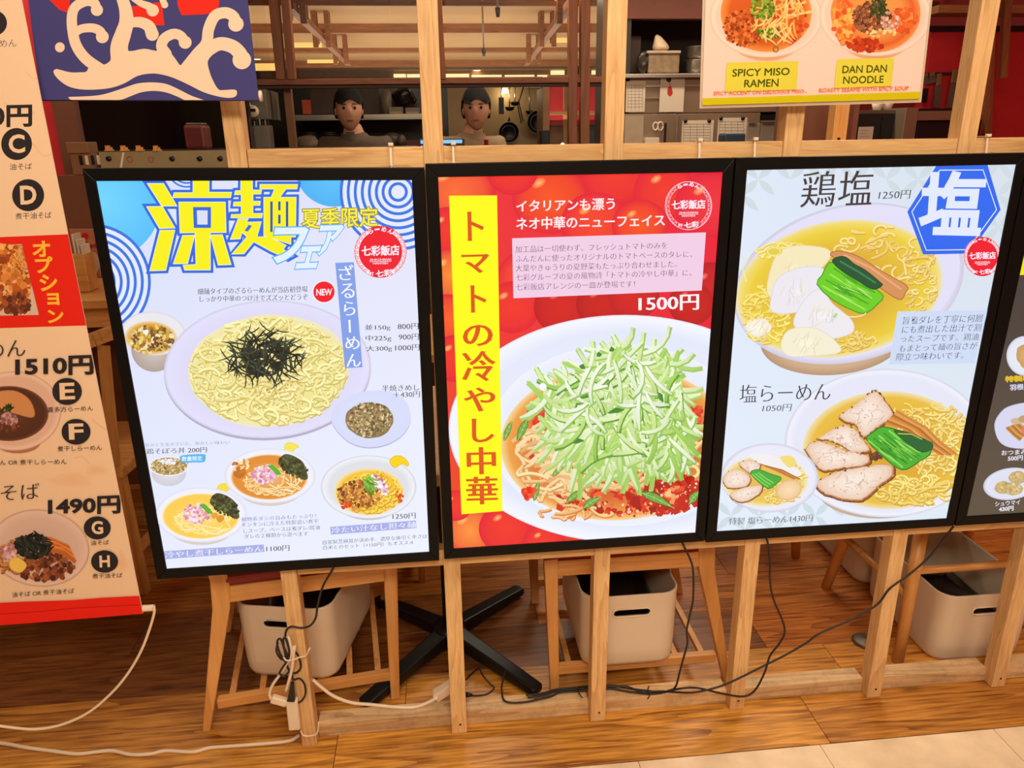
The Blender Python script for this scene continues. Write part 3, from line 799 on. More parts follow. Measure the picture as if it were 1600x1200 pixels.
rel(MB().tube([(ba.x+.02, .06, .068), (ba.x+.036, .06, .064)], [.007, .004], 10).build('strain_relief', BLACK, ad), ad)
cord('power_cord', [atZ(728, 1086, .03), atZ(745, 1087, .02), atZ(762, 1084, .02), atZ(772, 1075, .03), atZ(765, 1068, .04), atZ(755, 1056, .05), atZ(748, 1045, .04), atZ(738, 1052, .01), atZ(728, 1062, .01)], .0026, CORD, ad)
# white flat extension
W_ = empty('extension_lead', (.2, .05, .02), 'white flat extension lead drooping from the left post to the second post', 'extension lead')
rel(MB().tube(smooth_path(yp([(489, 1062), (500, 1072), (522, 1088), (550, 1098), (580, 1101), (620, 1105), (648, 1105), (668, 1098), (683, 1090)], .024), 6), .0042, 8).build('lead', WHITE, W_), W_)
s0, s1 = atY(683, 1088, .060), atY(704, 1070, .060)
rel(MB().beam(s0+Vector((-.006, 0, 0)), s1+Vector((.012, 0, .004)), .026, .030, up=(0, -1, 0), h2=.026).build('socket_head', WHITE, W_, bevel=.005, seg=3), W_)
pk = atY(459, 1113, -.012)
S_ = empty('socket_block', (pk.x, -.012, pk.z), 'white triple socket hanging at the foot of the left post with a black plug', 'socket')
q0, q1 = atY(456, 1092, -.014), atY(461, 1138, -.014)
rel(MB().beam(q0, q1, .028, .018, up=(0, -1, 0)).build('socket_body', WHITE, S_, bevel=.004, seg=3), S_)
q0, q1 = atY(424, 1091, -.016), atY(449, 1098, -.016)
rel(MB().beam(q0, q1, .020, .016, up=(0, -1, 0)).build('socket_cap', WHITE, S_, bevel=.004, seg=3), S_)
rel(MB().tube(smooth_path(yp([(424, 1093), (421, 1084), (426, 1070), (438, 1053), (447, 1038), (455, 1020), (452, 1000), (449, 994)], -.016), 5), .0036, 8).build('lead', WHITE, S_), S_)
rel(MB().tube(smooth_path(yp([(447, 1080), (451, 1066), (456, 1045), (458, 1028), (460, 1010)], -.013), 4), .0042, 8).build('lead_stub', WHITE, S_), S_)
q0, q1 = atY(457, 1066, -.020), atY(455, 1094, -.020)
rel(MB().beam(q0, q1, .007, .010, up=(0, -1, 0), w2=.019, h2=.015).build('plug', BLACK, S_, bevel=.002), S_)
ct = empty('cable_tie', tuple(atY(461, 1031, -.03)), 'white cable tie strapped round the cords low on the left post', 'cable tie')
cord('strap', [Vector(p) for p in yp([(443, 1027), (448, 1032), (458, 1031), (468, 1027), (478, 1024), (484, 1013)], -.030)]+[Vector(p) for p in yp([(486, 1012)], .02)], .0020, WHITE, ct)
cord('cord_loop', yp([(470, 1142), (474, 1149), (484, 1150), (494, 1147), (497, 1140), (498, 1128)], -.006), .0022, WHITE, S_)
cord('floor_cord', zp([(-60, 1158), (0, 1161), (40, 1168), (85, 1174), (120, 1178), (150, 1175), (175, 1173), (205, 1179), (235, 1178), (260, 1173), (300, 1175), (325, 1169), (345, 1167), (400, 1163), (450, 1158), (468, 1149)], .005), .0046, WHITE, S_)
# ------------------------------------------------------------------ printed pictures
INK = (58, 52, 60)
def logo(s, cx, cy, r, red=(238, 20, 45), outline=False, key=1.0, disc=True):
    Wt = (250, 240, 250); ry = r*key
    if outline:
        s.ring(cx, cy, r-.5, 1.2, (250, 205, 215), ry-.5); s.ring(cx, cy, r*.84, .7, (250, 190, 205), ry*.84)
    else:
        s.ell(cx, cy, r, ry, Wt, n=60); s.ring(cx, cy, r-.4, .8, (240, 120, 140), ry-.4)
        s.ell(cx, cy, r*.83, ry*.83, red, n=60)
        for a0, a1 in ((238, 302), (62, 118)):
            s.ring(cx, cy, r*.91, r*.19, red, ry*.91, a0=a0, a1=a1, n=16)
    mc = (250, 190, 205) if outline else (238, 60, 85)
    for (A0, A1) in ((-56, 56), (124, 236)):
        n = 9
        for i in range(n):
            a0 = A0+(A1-A0)*(i+.12)/n; a1 = A0+(A1-A0)*(i+.88)/n; am = (a0+a1)/2
            for rr, p, q in ((.965, a0, a1), (.87, a0, am+1), (.92, am-1, a1-1.5)):
                s.ring(cx, cy, r*rr, r*.020, mc, ry*rr, a0=p, a1=q, n=3, lay=(rr == .965))
            for rr0, rr1, a in ((.87, .965, a0), (.92, .965, a1), (.87, .92, am)):
                c, q = math.cos(math.radians(a)), math.sin(math.radians(a))
                s.stroke([(cx+r*rr0*c, cy+ry*rr0*q), (cx+r*rr1*c, cy+ry*rr1*q)], r*.020, mc, lay=False)
    for i, ch in enumerate('らーめん'):
        a = math.radians(-90+(i-1.5)*17); x, y = cx+r*.885*math.cos(a), cy+ry*.885*math.sin(a); h = r*.088
        w_, hh = (h, h) if ch != 'ー' else (h, h*.22); ca, sa = math.cos(a+PI/2), math.sin(a+PI/2)
        f = lambda u, v: (x+u*ca-v*sa, y+u*sa+v*ca)
        s.text(ch, f(-w_, -hh), f(-w_, hh), f(w_, hh), Wt, ox=.03, oy=.03)
    w_ = r*.71; s.text('七彩飯店', (cx-w_, cy-r*.22), (cx-w_, cy+r*.16), (cx+w_, cy+r*.12), Wt, ox=.035, oy=.02, tr=(cx+w_, cy-r*.26))
    w_ = r*.40; s.text('SHICHISAI', (cx-w_, cy+r*.265), (cx-w_, cy+r*.335), (cx+w_, cy+r*.32), Wt, ox=.02, oy=.02, tr=(cx+w_, cy+r*.25), res=1)
    s.stroke([(cx-r*.42, cy+r*.37), (cx+r*.42, cy+r*.355)], r*.02, Wt)
    w_ = r*.28; s.text('HANTEN', (cx-w_, cy+r*.405), (cx-w_, cy+r*.475), (cx+w_, cy+r*.465), Wt, ox=.02, oy=.02, tr=(cx+w_, cy+r*.395), res=1)
    s.text('町', (cx-r*.43, cy+r*.78), (cx-r*.43, cy+r*.90), (cx-r*.26, cy+r*.90), Wt, ox=.03, oy=.03)
    s.text('七彩', (cx-r*.17, cy+r*.72), (cx-r*.17, cy+r*.97), (cx+r*.43, cy+r*.91), Wt, ox=.03, oy=.03, tr=(cx+r*.43, cy+r*.66))

MIN = dict(ox=.006, oy=-.014)       # thin horizontals, as in the printed serif face
def vtext(s, items, col, **k):
    for ch, x0, x1, y0, y1, dx in items:
        s.text(ch, (x0, y0), (x0+dx, y1), (x1+dx, y1-(x1-x0)*.03), col, tr=(x1, y0-(x1-x0)*.03), rot90=(ch in 'ー|'), **k)

# ---- summer menu
s = Sheet(PL_Y, clip=P1I, seed=11)
s.grad([(140, 275), (655, 275), (680, 875), (250, 900)], [(214, 222, 250), (226, 226, 250), (236, 242, 255), (232, 236, 255)])
s.ell(160, 315, 92, 92, [(0, (112, 214, 255)), (1, (84, 192, 250))])
s.ell(522, 262, 61, 61, [(0, (96, 200, 255)), (1, (70, 178, 244))])
for cx, cy in ((622, 300), (144.5, 441), (292, 262)):
    s.ell(cx, cy, 89, 89, (228, 234, 255) if cx != 292 else (200, 214, 250), n=64) if cx != 292 else None
    if cx == 292:
        for r_ in (12, 18, 24, 30): s.ring(cx, cy, r_, 2.6, (52, 116, 226))
        continue
    for r_ in (13, 23.5, 34, 45, 56, 67, 78, 89): s.ring(cx, cy, r_, 4.6, (52, 116, 226))
BL_, YL, LW = (44, 104, 222), (248, 240, 24), (236, 240, 255)
Zc = lambda L: [(120+x/5.333, 250+y/5.333) for x, y in L]
ryo = [[(590, 197), (722, 197), (832, 382), (708, 382)], [(585, 390), (712, 388), (815, 565), (690, 570)], [(694, 588), (815, 586), (740, 918), (610, 922)],
       [(970, 150), (1100, 150), (1100, 270), (1288, 270), (1280, 312), (802, 312), (812, 274), (970, 274)],
       [(852, 352), (1236, 352), (1243, 602), (1110, 604), (1112, 915), (900, 916), (888, 878), (995, 872), (986, 604), (862, 606)],
       [(883, 630), (980, 628), (922, 862), (806, 864)], [(1114, 626), (1212, 624), (1284, 870), (1180, 874)]]
men = [[(1368, 150), (1462, 150), (1462, 252), (1538, 252), (1532, 282), (1466, 282), (1466, 345), (1528, 345), (1524, 376), (1466, 376), (1466, 448), (1545, 446), (1540, 480), (1286, 480), (1290, 456), (1372, 454), (1372, 382), (1306, 382), (1310, 352), (1372, 350), (1372, 286), (1316, 288), (1322, 258), (1368, 256)],
       [(1345, 492), (1426, 492), (1412, 520), (1535, 516), (1500, 640), (1545, 660), (1700, 732), (1800, 800), (1760, 822), (1620, 760), (1474, 680), (1392, 780), (1292, 784), (1420, 640), (1376, 600), (1360, 656), (1282, 660)],
       [(1528, 205), (1838, 205), (1832, 240), (1742, 240), (1690, 312), (1826, 312), (1820, 640), (1782, 640), (1782, 700), (1560, 630), (1560, 312), (1620, 312), (1650, 240), (1528, 240)],
       [(1500, 640), (1600, 640), (1742, 712), (1690, 780)]]
men2 = [[(1612, 345), (1632, 345), (1632, 600), (1612, 600)], [(1678, 345), (1698, 345), (1698, 420), (1678, 420)], [(1678, 455), (1698, 455), (1698, 530), (1678, 530)],
        [(1678, 560), (1698, 560), (1698, 610), (1678, 610)], [(1742, 345), (1762, 345), (1762, 610), (1742, 610)]]
def grow(L, d):
    sg = 1 if area2(L) > 0 else -1; return inset(L, d, d, sg)
for d, c in ((26, BL_), (4.5, LW), (0, YL)):
    for g in ryo+men: s.poly(Zc(grow(g, d) if d else g), c)
s.poly(Zc([(968, 392), (1118, 392), (1118, 566), (975, 566)]), BL_); s.poly(Zc([(1000, 420), (1090, 420), (1090, 538), (1004, 538)]), (220, 224, 246))
for q in (((760, 412), (826, 412), (826, 520)), ((1272, 505), (1320, 505), (1278, 600)), ((1262, 690), (1335, 686), (1282, 752)), ((1272, 405), (1348, 405), (1346, 422), (1272, 422)),
          ((1485, 405), (1522, 405), (1520, 420), (1485, 420)), ((1312, 310), (1348, 310), (1348, 325), (1312, 325)), ((1135, 178), (1345, 178), (1340, 228), (1270, 238), (1135, 238))):
    s.poly(Zc(q), (222, 228, 250))
s.poly(Zc([(1398, 590), (1432, 540), (1460, 548), (1425, 596)]), BL_)
for g in men2: s.poly(Zc(g), (36, 84, 180))
s.line('夏季限定', 472, 590, 326, 357, 323.5, 353, (250, 238, 70), ox=.012, oy=.012, line=.055, line_col=(150, 140, 60))
for ch, b in (('フ', (424, 480, 358, 409)), ('ア', (494, 536, 354, 397)), ('ェ', (463, 502, 387, 418))):
    s.text(ch, (b[0]+8, b[2]), (b[0], b[3]), (b[1]-9, b[3]-1), (226, 240, 255), tr=(b[1], b[2]-1), ox=.035, oy=.035, line=.062, line_col=(86, 176, 236))
logo(s, 594.5, 393.5, 41, key=.98)
s.ell(506.2, 456, 18, 17.6, (255, 238, 245)); s.ell(506.2, 456, 16.6, 16.2, (240, 18, 40))
s.line('NEW', 494.5, 518.5, 452, 461.5, 451.5, 461, (255, 245, 250), ox=.03, oy=.03)
s.line('細麺タイプのざるらーめんが当店初登場', 309, 480.5, 450.5, 460.5, 446.5, 456.5, INK, **MIN)
s.line('しっかり中華のつけ汁でズズッとどうぞ', 312, 481, 462.5, 472, 459, 468.5, INK, **MIN)
# dip bowl
s.ell(241, 545, 36, 36, [(0, (214, 204, 196)), (1, (176, 160, 150))]); s.ell(240, 521, 51, 34, [(0, (228, 226, 226)), (.9, (236, 234, 240)), (1, (220, 214, 214))], rot=5)
s.ell(236, 528, 41, 26, [(0, (206, 150, 50)), (.8, (222, 160, 50)), (1, (240, 214, 170))], rot=4)
s.bits(236, 531, 36, 21, 150, 3.0, [(236, 200, 110), (190, 140, 50), (160, 120, 40), (244, 226, 180), (120, 84, 50), (214, 190, 90)], asp=1.9)
s.bits(244, 540, 10, 6, 18, 2.4, [(110, 60, 60), (90, 50, 50)]); s.ell(228, 519, 4.5, 4, (244, 240, 226), wob=.1)
# big plate
s.ell(418, 579.5, 162, 108.5, (180, 172, 196), rot=-3, n=72); s.ell(418, 577, 162, 107.5, [(0, (226, 222, 246)), (.78, (222, 218, 246)), (.97, (226, 224, 252)), (1, (206, 200, 226))], rot=-3, n=72)
s.ell(420, 579, 126, 88, [(0, (236, 222, 140)), (.85, (242, 230, 150)), (1, (238, 232, 196))], rot=-4, wob=.012)
s.noodles(420, 579, 122, 84, 330, 46, 4.3, (252, 244, 182), (206, 186, 92), curl=.5, f=.97)
s.bits(425, 600, 45, 22, 90, 1.7, [(214, 180, 100), (236, 210, 150), (190, 150, 80)], asp=1.4)
s.sticks(412, 558, 62, 44, 34, 36, 2.0, [(44, 52, 44), (66, 76, 60), (34, 38, 36)], bend=.5)
s.bits(412, 558, 38, 26, 50, 6, [(30, 34, 30), (40, 44, 34), (24, 24, 26)], asp=1.6)
s.sticks(412, 557, 50, 35, 110, 36, 2.5, [(34, 42, 34), (56, 66, 50), (24, 28, 26), (74, 86, 66), (40, 50, 44)], bend=.5)
# blue strip
s.poly([(524, 410.5), (553, 409.5), (566.5, 573.5), (539, 575)], (130, 160, 232))
vtext(s, [('ざ', 529, 552, 414, 438, 1.5), ('る', 532.5, 553, 443, 466, 1.5), ('ら', 537, 554.5, 471, 493, 1), ('ー', 544, 548, 500, 519, 1), ('め', 539, 561, 526, 546, 1.5), ('ん', 541, 563, 553, 573, 1)], (246, 248, 255), ox=.012, oy=-.006)
# fried rice
oc = [(517, 655), (530, 628), (560, 613), (600, 610), (630, 622), (642, 650), (632, 676), (604, 694), (570, 698), (540, 686)]
s.patch([(x, y+2) for x, y in oc], (182, 184, 214)); s.patch(oc, (214, 220, 250)); s.ell(578, 654, 48, 34, [(0, (206, 212, 244)), (1, (216, 222, 252))])
s.ell(577.5, 656, 37.5, 28, [(0, (178, 150, 104)), (1, (140, 112, 76))], wob=.02)
s.bits(577.5, 655, 35, 26.5, 420, 2.0, [(206, 180, 130), (160, 130, 84), (120, 96, 60), (226, 206, 160), (96, 76, 48), (140, 140, 80)], asp=1.5, per=14)
for t, b in (('並150g', (570, 610, 507, 517, 506.5, 516.5)), ('800円', (621.5, 654, 505, 515, 504.5, 514.5)), ('中225g', (571.5, 611.5, 523.5, 534, 523, 533.5)), ('900円', (623, 654.5, 521.5, 531.5, 521, 531)),
             ('大300g', (572.5, 612.5, 540, 550.5, 539, 549.5)), ('1000円', (617.5, 655.5, 538.5, 548.5, 537.5, 547.5)), ('半焼きめし', (597, 655, 601.5, 611.5, 600, 610)), ('＋430円', (615, 656, 612, 621.5, 611, 620.5))):
    s.line(t, *b, INK, **MIN)
s.line('甘みと生姜がきいた、懐かしい味わい', 227, 359, 692, 698, 687.5, 693.5, (110, 120, 140), ox=-.005, oy=-.02, res=2)
s.line('鶏そぼろ丼 200円', 229, 323.5, 700.5, 709.5, 697.5, 706.5, INK, **MIN)
s.ell(264, 739, 27, 20, [(0, (226, 226, 236)), (1, (206, 204, 214))]); s.ell(264, 728, 31, 15.5, (240, 238, 246)); s.ell(264, 728, 28.5, 13.5, [(0, (196, 168, 110)), (1, (166, 138, 84))])
s.bits(264, 728, 27, 12.5, 200, 1.9, [(214, 190, 130), (176, 142, 80), (140, 110, 60), (232, 214, 170)], asp=1.3, per=12); s.bits(263, 721, 12, 5, 50, 1.8, [(250, 250, 252), (230, 230, 236)], per=10)
s.poly([(285, 711), (318, 709), (321.5, 713), (321, 719), (317, 722), (296, 722.5), (294, 726), (291.5, 722.5), (285, 722), (281.5, 717)], (88, 184, 240), smooth=3)
s.line('数量限定', 284.5, 316, 713, 720, 712, 719, (246, 250, 255), ox=.012, oy=.012)
# two cold niboshi bowls
def niboshi(cx, cy, soup, soup2, sc=1.0):
    e = lambda dx, dy: (cx+dx*sc, cy+dy*sc)
    s.ell(*e(1, 16), 55*sc, 33*sc, [(0, (232, 226, 220)), (1, (214, 204, 196))]); s.ell(*e(1, 2), 71*sc, 43*sc, [(0, (236, 238, 252)), (.93, (240, 240, 252)), (1, (222, 220, 236))], n=60)
    s.ell(*e(0, 4), 61*sc, 36*sc, [(0, soup2), (.7, soup), (.93, soup), (1, (250, 240, 214))], n=60)
    s.noodles(*e(6, 12), 48*sc, 22*sc, 34, 52*sc, 2.4*sc, (252, 238, 186), soup, curl=.2)
    s.bits(*e(-6, 0), 21*sc, 15*sc, 130, 3.4*sc, [(246, 214, 232), (232, 180, 214), (252, 236, 246), (214, 130, 180), (236, 170, 160)], per=10)
    s.patch([e(14, -17), e(22, -31), e(36, -30), e(52, -20), e(58, -6), e(60, 6), e(52, 8), e(40, 0), e(26, -8)], (74, 80, 44))
    s.bits(*e(38, -12), 24*sc, 13*sc, 150, 3.0*sc, [(62, 70, 36), (88, 96, 52), (44, 50, 28), (104, 110, 64), (60, 56, 34)], rot=32, per=12)
    for i in range(5): s.stroke([e(-2+i*1.8, -14-i*.3), e(6+i*2, -7), e(12+i*1.7, 0)], 2.2*sc, ((120, 196, 60), (70, 150, 40))[i % 2])
s.patch([(339, 766), (343, 757), (354, 755), (363, 761), (358, 764), (350, 771), (343, 770)], (244, 222, 70), (230, 200, 60), 1)
niboshi(314, 802, (250, 206, 84), (250, 226, 140), 1.0)
s.patch([(338, 808), (346, 804), (351, 810), (343, 816)], (222, 150, 50)); s.patch([(330, 803), (338, 800), (342, 806), (333, 810)], (232, 162, 60))
s.patch([(445, 703), (447, 693), (456, 691.5), (467, 697), (461, 701), (455, 708)], (246, 228, 90), (234, 206, 80), 1)
niboshi(421, 741, (226, 142, 50), (240, 186, 110), 1.0)
s.patch([(367, 732), (380, 728), (383, 742), (374, 747), (366, 742)], (196, 110, 40)); s.bits(378, 728, 14, 12, 30, 3, [(250, 220, 170), (206, 120, 40)])
# tantan bowl
s.ell(576, 768, 62, 44, (196, 190, 190)); s.ell(576, 760.5, 74.5, 49.5, [(0, (226, 226, 232)), (.8, (222, 224, 230)), (.95, (238, 240, 248)), (1, (206, 206, 214))], n=64)
s.ell(576.5, 768, 54, 36.5, [(0, (236, 186, 50)), (.85, (242, 194, 46)), (1, (250, 226, 160))], n=60)
s.noodles(577, 768, 50, 33, 90, 26, 3.2, (252, 224, 90), (206, 140, 30), curl=.6)
s.bits(560, 773, 34, 23, 260, 3.1, [(156, 84, 36), (180, 104, 46), (120, 60, 28), (206, 130, 60), (226, 160, 80)], per=14)
s.bits(540, 788, 8, 5, 16, 3, [(216, 60, 30), (232, 90, 30)]); s.bits(624, 776, 6, 10, 12, 3, [(216, 60, 30), (240, 120, 40)])
s.bits(594, 757, 19, 7.5, 110, 2.9, [(250, 232, 240), (232, 190, 206), (200, 110, 150), (250, 244, 248)], rot=48, per=10)
s.sticks(578, 757, 9, 13, 26, 22, 1.6, [(96, 170, 50), (60, 130, 40), (140, 206, 80)], dirr=55, spread=.6)
s.patch([(609, 720), (617, 712), (629, 713), (638, 722), (637, 728), (628, 724), (617, 730)], (250, 212, 20), (230, 180, 20), 1)
T6 = (70, 100, 180)
for t, b in (('動物系ダシの旨みもたっぷり！', (377.5, 494, 807.5, 814.5, 801.5, 808.5)), ('キンキンに冷えた特製追い煮干', (378, 498, 816, 823, 810, 817)), ('しスープ。ベースは塩ダレ/醤油', (381, 500, 825.5, 832.5, 819.5, 826.5)), ('ダレの２種類から選べます', (382, 481.5, 834, 841, 829.5, 836.5))):
    s.line(t, *b, T6 if t[0] == '動' else (72, 84, 120), ox=-.004, oy=-.012, res=2)
s.poly([(256.6, 860.6), (412, 850), (413.8, 861.4), (258.5, 872.8)], (166, 174, 232)); s.line('冷やし煮干しらーめん', 258.5, 411.5, 861.5, 871.5, 851.5, 861, (250, 250, 255), **MIN)
s.line('1100円', 416.5, 452.5, 852.5, 861.5, 851, 860, INK, **MIN)
s.line('1250円', 613.5, 649.5, 802, 811, 800.5, 809.5, INK, **MIN)
s.poly([(516, 822.6), (650, 812.4), (650.8, 824.4), (517, 834.6)], (166, 176, 232)); s.line('冷たい汁なし担々麺', 518, 650, 823.5, 833, 813.5, 823.5, (250, 250, 255), **MIN)
s.line('自家製芝麻醤が決め手。濃厚な後引く辛さは', 504.5, 667.5, 843.5, 850.5, 833.5, 840, (66, 66, 90), ox=-.004, oy=-.012, res=2)
s.line('白米とのセット（+150円）もオススメ', 505, 646, 851.5, 858.5, 843, 850, (66, 66, 90), ox=-.004, oy=-.012, res=2)
s.build('menu_print', PRINT_E, box1, box1.location)

# ---- red tomato menu
s = Sheet(PL_Y, clip=P2I, seed=5)
s.grad([(680, 262), (1135, 262), (1095, 865), (705, 865)], [(236, 44, 56), (240, 22, 60), (214, 24, 34), (236, 70, 30)])
def tomato(x, y, r, hi=1.0, c=(242, 52, 40), e=(226, 22, 52)):
    s.ell(x, y, r, r*.92, [(0, c), (.7, tuple((c[i]*2+e[i])//3 for i in range(3))), (1, e)]); s.ell(x-r*.3, y-r*.4, r*.20, r*.12, [(0, (255, 130+int(60*hi), 120)), (1, c)], rot=-30)
for t in ((712, 300, 62, 1, (250, 110, 50)), (860, 310, 60, 1, (248, 84, 30)), (800, 268, 40), (960, 275, 52), (1040, 300, 50), (1110, 320, 56, 1, (240, 44, 60)), (930, 350, 54, 1, (246, 70, 40)), (1000, 352, 44, 1, (248, 84, 30)),
          (700, 360, 40), (704, 430, 46, 1, (250, 140, 50)), (700, 500, 44, 1, (250, 96, 40)), (830, 440, 56, 1, (250, 80, 46)), (800, 480, 44), (880, 480, 46, 0, (214, 30, 30), (190, 16, 30)), (940, 476, 40, 0, (206, 26, 26), (180, 14, 26)), (990, 462, 40, 0, (214, 30, 30), (190, 16, 30)),
          (1112, 450, 44, 0, (206, 26, 34), (180, 16, 34)), (1080, 475, 36, 0, (206, 26, 26), (184, 16, 26)), (712, 560, 40), (735, 830, 42, 1, (250, 150, 60)), (790, 826, 42), (850, 850, 34), (1050, 850, 60, 0, (214, 40, 34), (196, 24, 30)), (712, 790, 26)): tomato(*t)
s.ell(977, 670, 276, 178, [(0, (238, 240, 252)), (.85, (226, 232, 250)), (.985, (244, 246, 255)), (1, (216, 220, 240))], n=96)
s.ell(970, 680, 205, 142, [(0, (226, 232, 250)), (.9, (232, 236, 252)), (1, (238, 241, 254))], n=72)
s.ell(962, 692, 180, 121, [(0, (206, 80, 40)), (.7, (214, 100, 46)), (.93, (236, 160, 70)), (1, (246, 214, 150))], n=72, rot=-2)
s.bits(980, 770, 130, 36, 190, 8, [(200, 40, 26), (224, 60, 34), (176, 28, 22), (236, 96, 50), (214, 50, 30)], per=8)
s.bits(870, 715, 40, 20, 60, 7, [(214, 50, 34), (230, 80, 50), (190, 40, 26)], per=8); s.bits(850, 655, 22, 16, 30, 6, [(220, 50, 40), (236, 90, 60)], per=6); s.bits(1090, 650, 20, 18, 26, 6, [(220, 50, 40), (236, 90, 60)], per=6)
s.noodles(870, 720, 66, 66, 70, 66, 5, (250, 224, 170), (216, 150, 86), curl=.2, f=.9); s.noodles(1076, 700, 26, 50, 24, 40, 5, (250, 222, 160), (214, 150, 80), curl=.3)
s.bits(985, 785, 110, 22, 90, 3.2, [(250, 150, 110), (255, 200, 160), (160, 20, 16), (240, 110, 70)], per=8); s.bits(1040, 770, 60, 28, 60, 10, [(190, 30, 20), (206, 44, 28), (170, 22, 18)], per=4); s.bits(1040, 768, 56, 24, 40, 2.2, [(255, 220, 200), (250, 170, 140)], per=8)
for q_ in range(9): s.stroke([(a.x, a.y) for a in smooth_path([(800+q_*7, 690+q_*8), (826+q_*6, 672+q_*9), (850+q_*7, 690+q_*8), (846+q_*8, 724+q_*6), (880+q_*6, 738+q_*6)], 5)], 5.2, ((236, 190, 130), (250, 222, 170), (226, 170, 104))[q_ % 3], (246, 214, 160))
s.noodles(960, 745, 60, 20, 24, 60, 5, (248, 218, 160), (216, 140, 80), curl=.15); s.noodles(900, 800, 60, 12, 10, 50, 4, (248, 214, 150), (216, 120, 60), curl=.4)
for a_, b_, w_ in (((787, 690), (801, 656), 9), ((808, 690), (826, 652), 12), ((884, 786), (914, 764), 11), ((910, 795), (940, 776), 12), ((998, 768), (1054, 794), 14), ((1076, 788), (1094, 766), 12), ((834, 784), (842, 752), 10), ((862, 745), (884, 728), 8), ((822, 646), (850, 628), 8)):
    s.leaf(a_, b_, w_, (112, 166, 66), (58, 112, 34), (176, 214, 130))
s.bits(1054, 772, 18, 12, 26, 6, [(232, 70, 40), (250, 190, 130), (206, 36, 26), (250, 150, 90)], per=5); s.bits(824, 768, 12, 12, 14, 6, [(226, 50, 30), (240, 90, 50)], per=5)
CU = [(214, 238, 156), (232, 248, 196), (192, 228, 128), (244, 252, 226), (172, 216, 104), (222, 242, 174), (238, 250, 210)]
s.patch([(845, 690), (880, 640), (925, 590), (975, 550), (1020, 548), (1050, 600), (1085, 650), (1080, 710), (1040, 730), (960, 725), (900, 700)], (160, 200, 98))
s.sticks(960, 640, 112, 78, 170, 84, 6.8, CU, bend=.7, edge=(168, 208, 108)); s.sticks(990, 600, 62, 52, 90, 74, 6.2, CU, bend=.9, edge=(158, 202, 98)); s.sticks(965, 690, 84, 50, 80, 90, 6.2, CU, dirr=82, spread=1.7, bend=.5, edge=(164, 206, 106))
s.sticks(970, 640, 92, 72, 14, 44, 3.0, [(104, 164, 60), (124, 184, 70), (90, 150, 60)], bend=.6); s.sticks(960, 640, 100, 76, 60, 80, 5.4, CU[3:], bend=.6, edge=(190, 222, 130))
s.sticks(910, 700, 50, 26, 24, 70, 5, CU, dirr=130, spread=.9, bend=.4, edge=(168, 208, 108))
for a, b in (((905, 622), (930, 618)), ((950, 645), (975, 640)), ((1026, 612), (1036, 628)), ((892, 692), (912, 688)), ((905, 572), (914, 576)), ((952, 548), (960, 546)), ((932, 556), (940, 554))):
    s.stroke([a, ((a[0]+b[0])/2, (a[1]+b[1])/2-2), b], [2, 9, 2], (60, 136, 50))
s.sticks(968, 640, 104, 80, 26, 74, 6, CU, bend=.6, edge=(96, 156, 52)); s.sticks(1050, 690, 34, 44, 34, 60, 6, CU, dirr=70, spread=1.6, bend=.5, edge=(140, 190, 84)); s.sticks(975, 625, 96, 70, 22, 70, 5.4, [(248, 254, 236), (236, 248, 210)], bend=.7, edge=(150, 196, 96)); s.ell(848, 604, 6, 6, [(0, (255, 255, 255)), (1, (230, 250, 240))])
s.poly([(701.5, 305.7), (776.5, 305.2), (785, 798), (721, 803)], (252, 250, 20))
OR = (222, 84, 24)
vtext(s, [('ト', 731, 754, 331, 376, 1), ('マ', 722, 763, 398, 427, 1), ('ト', 736, 758, 446, 488, 1), ('の', 724, 768, 508, 541, 1), ('冷', 723, 772, 549, 596, 1), ('や', 726, 772, 606, 643, 1), ('し', 738, 770, 654, 691, 1), ('中', 730, 773, 699, 741, 1), ('華', 729, 776, 745, 788, 1)], OR, ox=.028, oy=.004)
s.line('イタリアンも漂う', 807, 960, 313.5, 331, 309, 327.5, (255, 240, 246), ox=.024, oy=.012)
s.line('ネオ中華のニューフェイス', 807, 1038, 340, 359, 334.5, 353, (255, 240, 246), ox=.024, oy=.012)
s.poly([(800, 372.2), (1102.6, 363), (1096, 453.6), (802, 465.8)], (240, 206, 230))
for t, b in (('加工品は一切使わず、フレッシュトマトのみを', (805, 1042, 384, 395, 378, 388.5)), ('ふんだんに使ったオリジナルのトマトベースのタレに、', (805.5, 1081, 399, 410, 391.5, 402)), ('大葉やきゅうりの夏野菜もたっぷり合わせました。', (805.5, 1057, 413.5, 424.5, 407, 417.5)),
             ('七彩グループの夏の風物詩「トマトの冷やし中華」に、', (806, 1080, 428, 439, 420.5, 431)), ('七彩飯店アレンジの一皿が登場です！', (806, 992, 443, 454, 438, 448.5))):
    s.line(t, *b, (70, 50, 66), ox=-.006, oy=-.016)
s.line('1500円', 998, 1091, 463.5, 486.5, 459.5, 483.5, (255, 246, 250), ox=.024, oy=.006)
logo(s, 1075.4, 321.3, 36.5, outline=True, key=1.04)
s.build('menu_print', PRINT_E, box2, box2.location)

